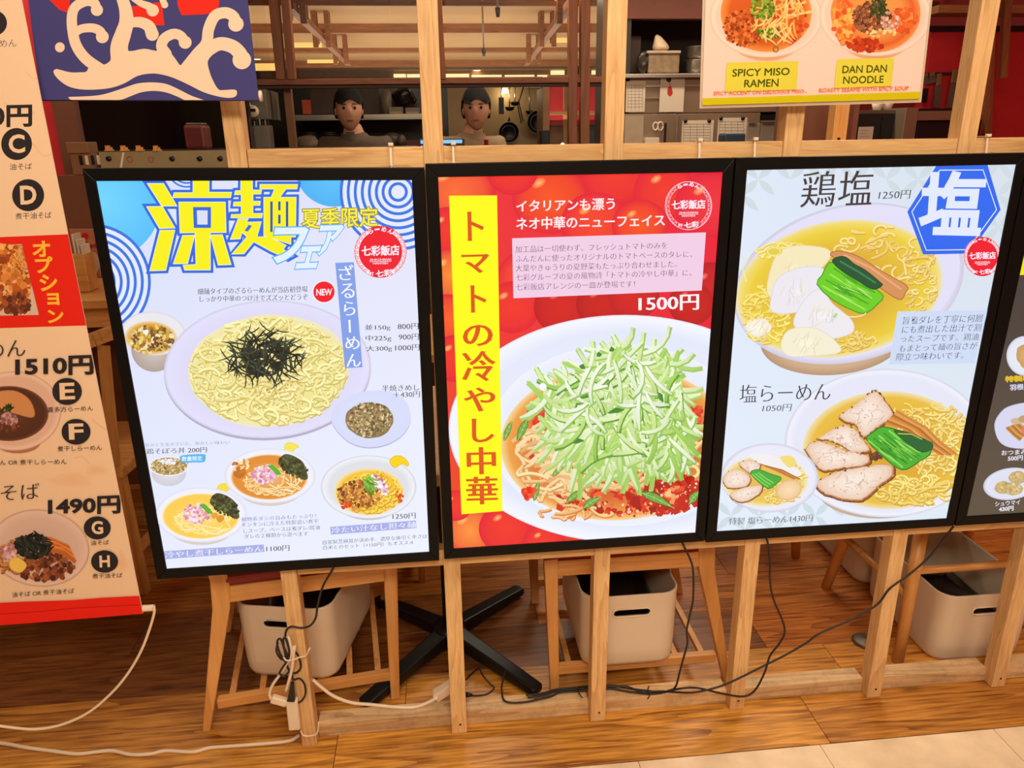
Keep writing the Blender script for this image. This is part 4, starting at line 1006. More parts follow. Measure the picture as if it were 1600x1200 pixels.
# ---- clear soup menu
s = Sheet(PL_Y, clip=P3I, seed=9)
s.grad([(1160, 258), (1595, 250), (1486, 818), (1115, 838)], [(222, 232, 248), (214, 224, 236), (222, 234, 246), (226, 236, 252)])
def petals(x0, y0, x1, y1, st, c, keep):
    i0 = 0; y = y0
    while y < y1:
        x = x0+(st/2 if i0 % 2 else 0)
        while x < x1:
            for dx, dy in ((st/2, st/2), (-st/2, st/2)):
                mx, my = x+dx/2, y+dy/2
                if keep(mx, my):
                    l = math.hypot(dx, dy); ux, uy = dx/l, dy/l; P = []
                    for k_ in range(9):
                        t = k_/8; o_ = math.sin(PI*t)*l*.17; P.append((x+dx*t-uy*o_, y+dy*t+ux*o_))
                    for k_ in range(7, 0, -1):
                        t = k_/8; o_ = -math.sin(PI*t)*l*.17; P.append((x+dx*t-uy*o_, y+dy*t+ux*o_))
                    s.poly(P, c)
            x += st
        y += st/2; i0 += 1
petals(1160, 255, 1600, 420, 50, (206, 220, 226), lambda x, y: (y-262 < (1260-x)*.75) or (x > 1380 and y < 310) or (x > 1480 and y < 420) or y < 285)
petals(1120, 740, 1300, 840, 44, (206, 220, 230), lambda x, y: y > 762+(1300-x)*.12)
# upper bowl
s.ell(1300, 531, 112, 55, [(0, (214, 184, 152)), (.8, (206, 172, 138)), (1, (180, 146, 116))], rot=-4, n=60)
s.ell(1326, 443, 183, 122, [(0, (230, 226, 248)), (.9, (232, 230, 250)), (1, (206, 202, 226))], rot=-14, n=90)
s.ell(1328, 438, 175, 114, (226, 224, 248), rot=-14, n=90)
s.ell(1311, 451, 163, 106, [(0, (214, 164, 60)), (.5, (222, 178, 56)), (.85, (236, 206, 60)), (.95, (240, 218, 110)), (1, (236, 226, 190))], rot=-10, n=80)
s.noodles(1380, 400, 80, 48, 46, 40, 3.6, (250, 226, 150), (214, 164, 60), curl=.7); s.noodles(1196, 492, 38, 46, 70, 34, 3.2, (252, 232, 130), (216, 180, 50), curl=.5); s.noodles(1300, 532, 70, 18, 50, 30, 3.2, (250, 230, 140), (206, 160, 60), curl=.6)
s.noodles(1430, 450, 34, 40, 30, 26, 3.0, (250, 230, 150), (206, 160, 60), curl=.8); s.noodles(1225, 392, 46, 14, 20, 26, 3, (250, 236, 150), (222, 186, 60), curl=.5)
for p, c in (([(1212, 400), (1240, 384), (1290, 388), (1296, 404), (1270, 430), (1240, 450), (1210, 466), (1198, 450)], (244, 232, 190)), ([(1204, 470), (1214, 436), (1250, 418), (1286, 420), (1282, 450), (1262, 480), (1230, 490), (1206, 486)], (236, 232, 240)),
             ([(1240, 500), (1262, 462), (1284, 452), (1300, 474), (1330, 500), (1330, 520), (1290, 530), (1252, 520)], (238, 234, 238)), ([(1220, 540), (1232, 516), (1270, 512), (1300, 528), (1312, 550), (1262, 556), (1232, 556)], (244, 238, 214)), ([(1166, 512), (1184, 498), (1200, 502), (1196, 520), (1180, 526)], (246, 238, 220))):
    s.patch(p, c, tuple(v-16 for v in c), 1.2); gx = sum(a for a, b in p)/len(p); gy = sum(b for a, b in p)/len(p)
    s.ell(gx, gy, 20, 11, [(0, tuple(min(255, v+10) for v in c)), (1, c)]); s.sticks(gx, gy, 20, 13, 16, 26, 1.3, [tuple(v-10 for v in c), tuple(min(255, v+8) for v in c), (246, 236, 190)], dirr=115, spread=.7)
s.stroke([(1172, 398), (1160, 420), (1166, 440)], 2, (246, 236, 150)); s.ell(1209, 393, 13, 7, (226, 206, 80)); s.ring(1209, 393, 10, 1.6, (246, 236, 150), 6)
s.patch([(1297, 398), (1310, 392), (1340, 400), (1378, 424), (1416, 446), (1414, 458), (1406, 468), (1384, 456), (1350, 430), (1318, 410)], (214, 146, 92), (180, 108, 60), 1.5)
s.stroke([(1318, 398), (1360, 418), (1408, 452)], 3, (232, 172, 120))
s.patch([(1276, 444), (1284, 430), (1292, 414), (1300, 410), (1330, 424), (1360, 446), (1380, 462), (1372, 474), (1352, 490), (1330, 484), (1300, 468)], (108, 206, 36), (60, 150, 26), 1.6, smooth=2)
for i in range(4): s.stroke([(1284+i*6, 446-i*9), (1320+i*6, 466-i*8), (1352+i*5, 484-i*9)], 2.4, ((160, 232, 90), (70, 170, 30))[i % 2])
s.sticks(1328, 452, 30, 16, 40, 30, 1.2, [(150, 232, 80), (80, 180, 30), (190, 240, 130), (64, 160, 26)], dirr=30, spread=.15, bend=.05)
s.patch([(1300, 408), (1310, 401), (1322, 402), (1334, 412), (1352, 422), (1374, 440), (1378, 446), (1364, 452), (1342, 440), (1316, 424)], (24, 84, 48), (18, 60, 36), 1)
s.stroke([(1312, 408), (1340, 424), (1368, 442)], 3, (50, 130, 86)); s.ring(1332, 486, 22, 1.6, (246, 240, 214), 9, a0=20, a1=150); s.bits(1302, 492, 4, 3, 4, 3, [(180, 216, 130)])
# text panel
s.poly([(1402, 486.5), (1543, 484.5), (1522, 567.5), (1388.5, 569)], (206, 220, 246))
for t, b in (('旨塩ダレを丁寧に何層', (1409.5, 1536, 494.5, 507, 490.5, 503)), ('にも煮出した出汁で割', (1408, 1534, 509, 521, 505, 517)), ('ったスープです。鶏油', (1406, 1530, 524, 535, 520, 531.5)), ('もまとって麺の旨さが', (1403.5, 1527.5, 539, 550, 534, 545.5)), ('際立つ味わいです。', (1399, 1507, 551.5, 563.5, 549, 560.5))):
    s.line(t, *b, (56, 56, 70), skew=.22, ox=-.004, oy=-.014)
s.line('鶏', 1249.5, 1308, 268, 325, 266, 323, (60, 50, 52), skew=.1, ox=.004, oy=-.008); s.line('塩', 1308, 1366, 267, 322, 265, 320, (60, 50, 52), skew=.1, ox=.004, oy=-.008)
s.line('1250円', 1371.5, 1423.5, 298.5, 312, 296.5, 310.5, (80, 80, 96), skew=.2, **MIN)
ZH = lambda L: [(1350+x/6.316, 250+y/6.316) for x, y in L]
s.poly(ZH([(715, 50), (1215, 44), (1345, 490), (1040, 922), (580, 932), (425, 510)]), (38, 104, 240))
hx = ZH([(745, 100), (1172, 98), (1305, 490), (1018, 884), (612, 890), (470, 510)]); s.stroke(hx+[hx[0]], 1.5, (236, 244, 255))
s.text('塩', (1443, 270), (1437, 364), (1528, 366), (226, 234, 255), ox=.030, oy=.026, tr=(1541, 270))
logo(s, 1534.5, 400.7, 29, key=1.06)
# lower bowl
s.ell(1372, 764, 96, 46, [(0, (222, 200, 180)), (1, (196, 170, 148))], n=60)
s.ell(1384, 692, 158, 116, [(0, (232, 232, 248)), (.9, (228, 230, 248)), (.97, (238, 240, 252)), (1, (208, 208, 224))], n=90)
s.ell(1387, 703, 133, 92, [(0, (216, 160, 50)), (.5, (222, 170, 50)), (.9, (232, 190, 66)), (1, (240, 224, 170))], n=80)
s.noodles(1460, 690, 60, 60, 90, 34, 3.6, (250, 232, 150), (206, 160, 56), curl=.6); s.noodles(1430, 765, 70, 24, 70, 36, 3.6, (250, 232, 140), (206, 160, 50), curl=.6); s.noodles(1404, 640, 40, 12, 14, 30, 3, (246, 220, 120), (206, 150, 50))
s.ring(1463, 633, 8, 2, (240, 224, 120), 4)
CH = (240, 222, 208)
for p in ([(1310, 650), (1330, 636), (1356, 616), (1368, 610), (1382, 624), (1396, 646), (1392, 656), (1372, 668), (1350, 684), (1336, 664), (1322, 660)], [(1277, 686), (1296, 674), (1318, 664), (1338, 672), (1346, 684), (1360, 704), (1334, 708), (1314, 696), (1296, 688)],
          [(1258, 702), (1272, 690), (1290, 692), (1322, 704), (1360, 714), (1350, 728), (1320, 732), (1290, 736), (1276, 730)], [(1274, 754), (1296, 742), (1320, 734), (1356, 728), (1392, 726), (1396, 742), (1372, 762), (1346, 782), (1312, 780), (1284, 770)]):
    s.meat(p)
s.bits(1368, 712, 10, 6, 22, 4, [(130, 80, 50), (100, 60, 40)])
for i in range(7): s.stroke([(1382+i*3, 660-i*3), (1410+i*6, 668), (1440+i*5, 692), (1470+i*4, 710)], 4, ((206, 134, 60), (180, 108, 44), (226, 160, 84))[i % 3])
s.patch([(1353, 686), (1362, 676), (1380, 666), (1412, 676), (1442, 692), (1456, 690), (1452, 710), (1436, 720), (1416, 733), (1400, 730), (1376, 710)], (70, 176, 50), (34, 110, 40), 1.6, smooth=2)
for i in range(5): s.stroke([(1356+i*8, 688-i*4), (1384+i*7, 708-i*4), (1410+i*7, 730-i*6)], 3, ((130, 220, 84), (46, 150, 36))[i % 2])
s.sticks(1404, 702, 30, 14, 46, 30, 1.2, [(120, 214, 74), (40, 140, 34), (160, 230, 110), (30, 120, 34)], dirr=36, spread=.15, bend=.05)
s.patch([(1396, 672), (1420, 676), (1452, 690), (1456, 700), (1440, 706), (1420, 694)], (24, 100, 50), (16, 70, 36), 1); s.stroke([(1402, 677), (1424, 678), (1440, 686)], 1.5, (206, 206, 70))
# small special bowl
s.ell(1200, 770, 62, 28, [(0, (226, 208, 192)), (1, (200, 180, 164))]); s.ell(1202, 746, 76, 54, [(0, (234, 236, 250)), (.92, (232, 234, 250)), (1, (206, 206, 222))], n=64)
s.ell(1195, 751, 67, 40, [(0, (224, 180, 80)), (.8, (234, 200, 90)), (1, (244, 232, 190))], n=60); s.noodles(1215, 770, 40, 16, 34, 20, 2.4, (250, 236, 150), (206, 160, 50), curl=.6); s.noodles(1250, 740, 12, 20, 12, 14, 2.2, (250, 236, 150), (206, 160, 50))
s.patch([(1170, 712), (1186, 708), (1220, 716), (1250, 736), (1244, 744), (1216, 734), (1188, 724)], (242, 238, 240)); s.patch([(1218, 714), (1236, 712), (1244, 724), (1232, 730)], (240, 220, 120))
for p in ([(1154, 724), (1170, 718), (1188, 726), (1180, 742), (1166, 736)], [(1130, 744), (1150, 732), (1172, 744), (1166, 760), (1136, 762)], [(1140, 772), (1160, 762), (1190, 758), (1186, 772), (1164, 784), (1148, 782)]): s.meat(p, .5)
for i in range(4): s.stroke([(1186+i*3, 724+i), (1210+i*4, 734), (1240+i*3, 748)], 2, ((206, 140, 70), (180, 110, 50))[i % 2])
s.patch([(1172, 738), (1184, 733), (1204, 740), (1220, 746), (1212, 756), (1200, 763), (1184, 752)], (66, 172, 60), (30, 110, 40), 1)
for i in range(3): s.stroke([(1174+i*5, 740-i), (1188+i*5, 752-i*2), (1200+i*4, 760-i*3)], 2, (130, 216, 90))
s.ell(1232, 765, 21, 15.5, [(0, (250, 222, 180)), (.8, (240, 204, 156)), (1, (224, 180, 130))], rot=-20)
s.line('塩らーめん', 1154.5, 1298, 600.5, 629, 596.5, 624.5, (52, 48, 54), ox=.0, oy=-.016, skew=.05)
s.line('1050円', 1190, 1237, 632.5, 643.5, 630.5, 642, (90, 90, 104), skew=.2, **MIN)
s.line('特製 塩らーめん1430円', 1137.5, 1270, 808.5, 820, 802.5, 814, (90, 88, 96), skew=.15, **MIN)
s.build('menu_print', PRINT_E, box3, box3.location)

# ---- black menu
s = Sheet(PL_Y, clip=P4I, seed=3)
s.grad([(1620, 250), (2060, 240), (1870, 800), (1500, 815)], [(60, 58, 60), (60, 58, 60), (84, 74, 62), (86, 78, 66)])
s.poly([(1592, 400), (1680, 398), (1672, 428), (1586, 430)], (248, 240, 30))
s.line('※1S', 1583, 1600, 529, 537, 525, 533, (220, 190, 40))
s.ell(1601, 556, 28.5, 31, [(0, (250, 250, 255)), (.9, (236, 240, 255)), (1, (200, 206, 230))]); s.ell(1606, 556, 18, 20, [(0, (232, 190, 120)), (1, (206, 160, 96))], wob=.05)
s.line('特製味', 1571, 1611, 588, 597, 586, 595, (236, 196, 40), ox=.05, oy=.05); s.line('羽根付', 1578, 1610, 601, 610, 599, 608, (226, 226, 250), ox=.03, oy=.03)
s.patch([(1554, 664), (1564, 644), (1580, 634), (1610, 630), (1640, 646), (1644, 676), (1620, 698), (1584, 700), (1562, 690)], (222, 224, 250), (190, 192, 220), 1)
for i in range(9): s.stroke([(1572+i*2.5, 668-i), (1584+i*2.5, 680-i), (1594+i*2, 688-i*2)], 3.2, ((206, 140, 60), (176, 110, 44), (226, 166, 90))[i % 3])
s.ell(1588, 658, 9, 5, (214, 190, 150)); s.ell(1600, 655, 9, 6, (196, 164, 120)); s.ell(1602, 672, 6, 8, (226, 130, 120))
s.line('おつまみ', 1565, 1604, 704, 711.5, 702, 709.5, (236, 236, 250), ox=.02, oy=.02); s.line('500円', 1575, 1598, 713, 720.5, 711.5, 719, (236, 236, 250), ox=.03, oy=.03)
s.ell(1579, 756, 43, 25, [(0, (226, 230, 250)), (.9, (232, 236, 255)), (1, (196, 198, 216))], rot=-8)
for cx, cy in ((1568, 762), (1590, 746), (1584, 764)):
    s.ell(cx, cy, 14, 10, [(0, (232, 200, 150)), (1, (196, 176, 120))], wob=.04); s.bits(cx, cy, 11, 8, 30, 3, [(236, 206, 150), (214, 180, 110), (190, 176, 120)], per=6)
s.line('シュウマイ', 1555, 1594, 784, 791, 781, 788, (236, 236, 250), ox=.02, oy=.02); s.line('430円', 1561, 1583.5, 792.5, 799.5, 790.5, 797.5, (236, 236, 250), ox=.04, oy=.04)
for i_ in range(3):
    for cx, cy in ((1712, 548), (1706, 652), (1698, 748), (1812, 540), (1800, 644), (1790, 742), (1900, 532), (1722, 360), (1840, 352), (1950, 344)):
        if i_ == 0: s.ell(cx, cy, 36, 26, [(0, (226, 230, 250)), (.9, (232, 236, 255)), (1, (196, 198, 216))], rot=-5)
        elif i_ == 1: s.ell(cx, cy, 22, 15, [(0, (220, 180, 120)), (1, (190, 150, 90))], wob=.05)
        else: s.bits(cx, cy, 19, 12, 26, 4, [(236, 206, 150), (206, 120, 60), (150, 170, 80), (246, 226, 190)], per=6)
s.build('menu_print', print_mat('backlit_print_dim', .9, .12, .5), box4, box4.location)
# ------------------------------------------------------------------ hanging banners and the paper menu
PRINT_D = print_mat('cloth_print', 0, .75, .2)
def slab(s, px, th, m, name, parent, behind=.0004):
    P = [s.hit(*p) for p in px]; o = MB().quadbox([(p.x, p.y+behind, p.z) for p in P]+[(p.x, p.y+behind+th, p.z) for p in P]).build(name, m, parent); o.location = -parent.location; return o
YB = -.08
BQ = [(34.0, -6), (34.6, -2), (223, 940), (223, 959)]
bn = empty('hanging_banner', (-.45, YB, .49), 'tall cream hanging banner with lettered noodle choices and red bands at the left edge', 'banner')
quad = [(-330, -10), (32, -10), (223.5, 958), (-100, 985)]
s = Sheet(YB, clip=quad, seed=21, step=4.5e-6, matte=True)
CR = (238, 208, 176)
s.grad(quad, [CR, (240, 210, 178), (240, 208, 174), (232, 200, 170)])
for i in range(16):
    cx, cy = s.rnd.uniform(0, 210), s.rnd.uniform(80, 930)
    s.stroke(smooth_path([(cx, cy), (cx+14, cy+s.rnd.uniform(-6, 14)), (cx+30, cy+s.rnd.uniform(4, 20)), (cx+50, cy+s.rnd.uniform(4, 30))], 4), s.rnd.uniform(1, 3), (236, 196, 158))
for cx, cy, rx, ry in ((110, 750, 40, 14), (150, 735, 20, 10), (190, 880, 12, 20)): s.ell(cx, cy, rx, ry, [(0, (234, 190, 152)), (.6, (236, 198, 162)), (1, (240, 208, 174))], wob=.12)
s.line('めん', -1, 26, 62, 74, 61, 73, INK, ox=-.005, oy=-.015); K = (44, 40, 44)
s.ell(-10, 36, 21, 20, K)
def badge(ch, cx, cy, rx, ry, h):
    s.ell(cx, cy, rx, ry, K, n=56); s.text(ch, (cx-h*.44, cy-h*.5), (cx-h*.40, cy+h*.5), (cx+h*.46, cy+h*.47), CR, tr=(cx+h*.42, cy-h*.53), ox=.03, oy=.03)
badge('C', 26, 225, 24, 25, 27); badge('D', 44, 305, 25, 25, 27)
s.line('0円', -14, 49, 166, 198, 164.5, 197, K, ox=.03, oy=.03)
s.line('油そば', 15, 50, 255.5, 266, 254.5, 264.5, INK); s.line('煮干油そば', 24, 80.5, 333, 343, 330.5, 341, INK)
s.poly([(-60, 373), (106.5, 366), (136.5, 508.5), (-40, 514)], (226, 38, 22))
s.poly([(-40, 384), (34.5, 381.5), (61, 492), (-20, 493.5)], (214, 190, 172))
s.bits(10, 435, 40, 52, 260, 7, [(206, 120, 50), (226, 146, 70), (180, 92, 36), (240, 176, 100), (150, 70, 30)], per=8, f=.98); s.bits(24, 474, 22, 16, 60, 6, [(130, 66, 40), (156, 84, 50), (100, 50, 34)], per=6); s.sticks(30, 410, 12, 26, 60, 14, 2, [(236, 176, 100), (206, 130, 60)], dirr=70, spread=1.5)
s.poly([(61, 492), (34.5, 381.5), (107, 367), (136.5, 508.5)], (226, 38, 22))
vtext(s, [('オ', 51, 77, 377.5, 401, 1.5), ('プ', 55.5, 81, 402, 426, 1.5), ('シ', 62.5, 88, 430, 454, 1.5), ('ョ', 74, 91, 459, 476, 1.5), ('ン', 75, 98, 485, 504, 1.5)], (250, 196, 60), ox=.03, oy=.03)
s.ell(28, 690, 36, 18, (176, 120, 96)); s.ell(22, 642, 74, 62, [(0, (226, 186, 166)), (.85, (222, 184, 166)), (.95, (236, 206, 188)), (1, (206, 166, 146))], n=70)
s.ell(14, 646, 62, 43, [(0, (96, 60, 42)), (.9, (84, 50, 36)), (1, (120, 78, 56))], n=60)
s.patch([(-10, 616), (20, 610), (44, 622), (54, 642), (50, 652), (24, 646), (4, 640)], (206, 144, 92), (180, 116, 70), 1); s.sticks(10, 637, 10, 4, 16, 12, 2, [(40, 60, 30), (60, 90, 40)]); s.bits(14, 655, 13, 9, 60, 3.6, [(180, 130, 136), (210, 170, 170), (140, 90, 100)], per=8); s.bits(14, 668, 16, 8, 24, 3, [(140, 84, 60), (100, 60, 44)])
s.ell(62, 856, 78, 60, [(0, (206, 176, 166)), (.75, (216, 186, 176)), (.95, (228, 200, 188)), (1, (190, 156, 140))], n=70, rot=6)
s.noodles(50, 872, 58, 34, 60, 30, 3.5, (206, 140, 80), (140, 84, 44), curl=.6)
s.bits(70, 885, 44, 22, 120, 6, [(130, 70, 44), (104, 54, 36), (160, 90, 56), (84, 44, 32)], per=8)
for i in range(8): s.stroke([(60+i*3, 838+i*3), (80+i*3, 842+i*3), (108+i*1.5, 854+i*3.4)], 6, ((214, 126, 60), (190, 104, 46), (226, 146, 76))[i % 3])
s.bits(52, 853, 28, 18, 120, 5, [(34, 38, 38), (50, 56, 50), (24, 26, 28)], per=8); s.sticks(54, 852, 28, 18, 50, 16, 2.4, [(40, 46, 44), (60, 68, 60), (26, 28, 30)]); s.bits(14, 862, 12, 14, 60, 4, [(206, 160, 170), (170, 120, 140), (226, 190, 190)], per=8)
s.patch([(16, 876), (26, 870), (38, 876), (42, 884), (32, 894), (18, 888)], (240, 206, 100), (214, 170, 70), 1)
badge('E', 105.5, 611, 23, 21, 24); badge('F', 119.5, 674, 22.5, 20, 23); badge('G', 152.5, 824, 21, 18, 19); badge('H', 164, 876.5, 21, 17.5, 17)
s.line('めん', -20, 40.5, 533, 559, 529.5, 556, INK, ox=-.002, oy=-.012); s.line('1510円', 26, 145.5, 559.5, 586.5, 555, 583.5, K, ox=.035, oy=.035)
s.line('喜多方らーめん', 75, 146, 635.5, 644, 633, 641, INK); s.line('煮干しらーめん', 90.5, 160, 696.5, 705, 694.5, 702.5, INK); s.line('らーめん OR 煮干しらーめん', -30, 105, 718.5, 726.5, 716.5, 724.5, INK)
s.line('そば', 2, 62, 757, 782, 753.5, 778.5, INK, ox=-.002, oy=-.01); s.line('1490円', 77, 187.5, 779, 803.5, 774, 800.5, K, ox=.035, oy=.035)
s.line('油そば', 142, 171, 844, 851.5, 842.5, 850, INK); s.line('煮干油そば', 145, 192, 895.5, 903.5, 894, 901.5, INK)
s.line('油そば OR 煮干油そば', 19.5, 116.5, 924.5, 932.5, 918, 926, INK)
s.poly([(-100, 946), (0, 941), (40, 939), (110, 937), (160, 933), (220.5, 930), (226, 960), (0, 976), (-100, 984)], (232, 36, 22)); s.stroke([(-60, 962), (60, 955), (120, 949), (223, 944)], 1.6, (196, 24, 16))
s.build('banner_print', PRINT_D, bn, bn.location)
slab(s, quad, .0012, mat('banner_cloth', (232, 206, 176), .9), 'cloth', bn)
a, b = atY(-60, 967, YB+.006), atY(241, 949.5, YB+.006)
o = MB().tube([a, b], .0072, 14).build('bottom_rod', WHITE, bn); o.location = -bn.location

cord('hanging_cord', yp([(240, 948), (241, 957), (233, 985), (220, 1018), (200, 1052), (175, 1082), (140, 1112), (100, 1131), (60, 1139), (20, 1137), (-40, 1128)], -.08), .0030, WHITE, bn)

YN = -.062
nr = empty('wave_banner', (-.12, YN, 1.52), 'dark blue hanging cloth with cream wave crests and red shapes', 'banner')
quad = [(43, -8), (386, -8), (404.5, 156.5), (64, 156)]
s = Sheet(YN, clip=quad, seed=2, step=1.2e-5, matte=True)
s.poly([(30, -20), (400, -20), (420, 170), (50, 170)], (66, 66, 128))
q4 = lambda L: [(x/4, y/4) for x, y in L]; CW = (240, 214, 190); RD = (226, 44, 30)
s.poly(q4([(290, -20), (440, -20), (430, 82), (370, 60)]), RD); s.poly(q4([(825, 40), (1010, 10), (1028, 158), (965, 158), (880, 120), (835, 110)]), RD); s.poly(q4([(1105, -20), (1372, -20), (1368, 40), (1340, 80), (1280, 90), (1135, 95), (1112, 40)]), RD)
def arm(pts, w0, w1, endr=None):
    p = smooth_path(q4(pts), 8); p = [(v.x, v.y) for v in p]; n = len(p)
    s.stroke(p, [(w0+(w1-w0)*i/(n-1))/4 for i in range(n)], CW, round_=True)
    if endr: s.ell(p[-1][0], p[-1][1], endr/4, endr/4, CW)
arm([(640, 440), (540, 370), (480, 290), (455, 200), (450, 100), (475, 40), (540, 8), (590, 20), (606, 62)], 70, 58, 38)
arm([(462, 210), (510, 180), (580, 175), (625, 195), (640, 230)], 50, 62, 40)
arm([(760, 420), (745, 300), (770, 210), (790, 140), (785, 60), (760, -20)], 120, 70)
arm([(820, 140), (880, 140), (930, 165), (952, 215)], 60, 80, 40)
arm([(830, -10), (880, 20), (930, 40), (955, 65)], 30, 60, 38)
arm([(1040, 340), (1010, 290), (1030, 240), (1085, 212), (1130, 225), (1158, 265)], 70, 60, 40)
arm([(1150, 440), (1230, 340), (1290, 270), (1305, 180), (1345, 100), (1410, 80), (1460, 105), (1475, 150)], 70, 70, 48)
arm([(1290, 320), (1370, 275), (1450, 290), (1500, 335), (1512, 375)], 80, 90, 58); s.ell(375/4, 296/4, 7.6, 7.8, CW); arm([(1010, -20), (1030, 30)], 40, 40, 22)
s.poly(q4([(335, 450), (350, 432), (375, 436), (440, 452), (500, 452), (540, 448), (560, 420), (620, 415), (690, 380), (700, 300), (760, 290), (812, 320), (900, 305), (975, 318), (1050, 318), (1095, 365), (1137, 410), (1200, 330), (1300, 270), (1350, 300), (1340, 330), (1300, 380), (1308, 440), (1330, 500), (1365, 558), (1400, 563), (1468, 560), (1482, 580), (1470, 604), (1430, 612), (1360, 602), (1270, 575), (1180, 530), (1080, 485), (1000, 464), (940, 460), (860, 475), (780, 520), (700, 548), (600, 560), (500, 558), (420, 536), (360, 490)]), CW, 3)
s.poly(q4([(435, 606), (520, 603), (620, 595), (700, 575), (780, 548), (860, 522), (950, 515), (1040, 525), (1120, 560), (1200, 600), (1290, 634), (1180, 634), (1110, 604), (1040, 578), (960, 568), (880, 578), (810, 604), (740, 626), (560, 630), (450, 624), (433, 614)]), CW, 3)
s.build('banner_print', PRINT_D, nr, nr.location)
slab(s, quad, .0012, mat('navy_cloth', (56, 56, 108), .9), 'cloth', nr)
a, b = atY(63, 150, YN+.009), atY(404.5, 150, YN+.009)
o = MB().tube([a, b], .0085, 16).build('bottom_rod', mat('navy_cloth', (56, 56, 108), .9), nr); o.location = -nr.location
for p, dx in ((a, -.003), (b, .003)):
    o = MB().lathe((p.x+dx-.002, p.y, p.z), [(.0, 0), (.0095, 0), (.0095, .004), (.0, .004)], 16, 'X').build('rod_cap', WHITE, nr); o.location = -nr.location

YM = -.030
mn = empty('paper_menu', (1.13, YM, 1.51), 'laminated paper menu with two bowls of noodles above yellow-green captions', 'menu')
quad = [(1104.5, -60), (1460, -60), (1436, 154.5), (1097, 164.5)]
s = Sheet(YM, clip=quad, seed=4, step=4.5e-6, matte=True)
s.poly([(1080, -80), (1480, -80), (1460, 180), (1080, 190)], (244, 214, 204))
q5 = lambda x, y: (1100+x/4.444, y/4.444)
for cx, cy in ((1197, 22), (1368, 20)):
    s.ell(cx, cy+30, 60, 44, [(0, (214, 160, 110)), (.8, (206, 150, 104)), (1, (226, 180, 150))]); s.ell(cx, cy+4, 88, 64, [(0, (240, 206, 194)), (.88, (240, 208, 198)), (.95, (250, 226, 216)), (1, (226, 190, 178))], n=70)
s.ell(1197, 20, 71, 61, [(0, (206, 90, 34)), (.8, (206, 96, 36)), (1, (232, 150, 70))], n=60)
s.bits(1165, 44, 36, 28, 240, 3.6, [(176, 78, 30), (200, 100, 44), (140, 56, 24), (226, 130, 60)], per=12); s.bits(1235, 30, 26, 40, 80, 6, [(206, 80, 34), (226, 110, 50), (190, 60, 30)], per=6)
s.sticks(1215, 20, 40, 34, 60, 34, 3, [(250, 220, 150), (244, 206, 120), (236, 190, 100)], bend=.8); s.bits(1200, 52, 18, 9, 90, 3, [(96, 130, 30), (140, 170, 50), (70, 100, 24), (190, 200, 80)], per=10); s.bits(1192, 12, 18, 20, 110, 3.4, [(110, 150, 40), (150, 180, 60), (80, 110, 30)], per=10)
s.sticks(1220, 55, 26, 10, 14, 22, 2.4, [(250, 220, 150)]); s.ring(1212, 77, 4, 1.4, (140, 110, 40))
s.ell(1368, 20, 70, 61, [(0, (226, 160, 90)), (.6, (226, 150, 80)), (.85, (216, 100, 44)), (1, (236, 150, 80))], n=60)
s.bits(1320, 35, 18, 36, 110, 5, [(226, 90, 40), (236, 160, 70), (232, 120, 50), (240, 190, 100)], per=8); s.bits(1350, 70, 30, 9, 70, 5, [(190, 60, 26), (206, 80, 34), (170, 50, 24)], per=8); s.bits(1410, 32, 22, 20, 60, 6, [(226, 110, 50), (214, 90, 40), (236, 150, 80)], per=8)
s.bits(1362, 28, 30, 24, 190, 4, [(116, 66, 44), (140, 84, 56), (90, 50, 36), (160, 100, 66)], per=10); s.sticks(1374, 14, 14, 14, 50, 14, 2, [(60, 80, 40), (80, 104, 50), (44, 60, 34)]); s.bits(1390, 34, 14, 16, 50, 3, [(226, 190, 180), (190, 140, 130), (206, 160, 150)], per=10); s.bits(1378, 52, 24, 6, 24, 3, [(240, 200, 130), (250, 220, 160)], per=8)
for pts in ([(158, 435), (655, 425), (640, 622), (142, 640)], [(922, 412), (1320, 403), (1298, 598), (902, 612)]): s.poly([q5(*p) for p in pts], (222, 214, 74))
GR = (70, 84, 14)
def ml(t, x0, x1, yl0, yl1, yr0, yr1, c, **k): a_ = q5(x0, yl0); b_ = q5(x0, yl1); c_ = q5(x1, yr1); d_ = q5(x1, yr0); s.text(t, (a_[0]+.8, a_[1]), b_, (c_[0]-.8, c_[1]), c, tr=d_, **k)
ml('SPICY MISO', 195, 593, 482, 532, 471, 521, GR, ox=.02, oy=.02); ml('RAMEN', 277, 516, 556, 606, 549, 600, GR, ox=.02, oy=.02); ml('DAN DAN', 958, 1268, 458, 508, 451, 501, GR, ox=.02, oy=.02); ml('NOODLE', 963, 1246, 532, 582, 526, 575, GR, ox=.02, oy=.02)
ORG = (232, 112, 40)
ml('SPICY ACCENT ON DELICIOUS MISO...', 62, 720, 635, 663, 620, 644, ORG, ox=.012, oy=.012, res=2); ml('ROASTY SESAME WITH SPICY SOUP', 795, 1420, 613, 641, 598, 626, ORG, ox=.012, oy=.012, res=2)
s.poly([q5(-40, 684), q5(1520, 637), q5(1510, 700), q5(-40, 745)], (206, 196, 14))
s.build('menu_print', print_mat('laminated_print', 0, .25, .5), mn, mn.location)
slab(s, quad, .001, PAPER, 'paper', mn)
slab(s, [(1100, -60), (1464.5, -60), (1440, 160), (1093.5, 169.5)], .0007, mat('laminate', (206, 186, 166), .15, vary=0), 'laminate_edge', mn, behind=.0015)
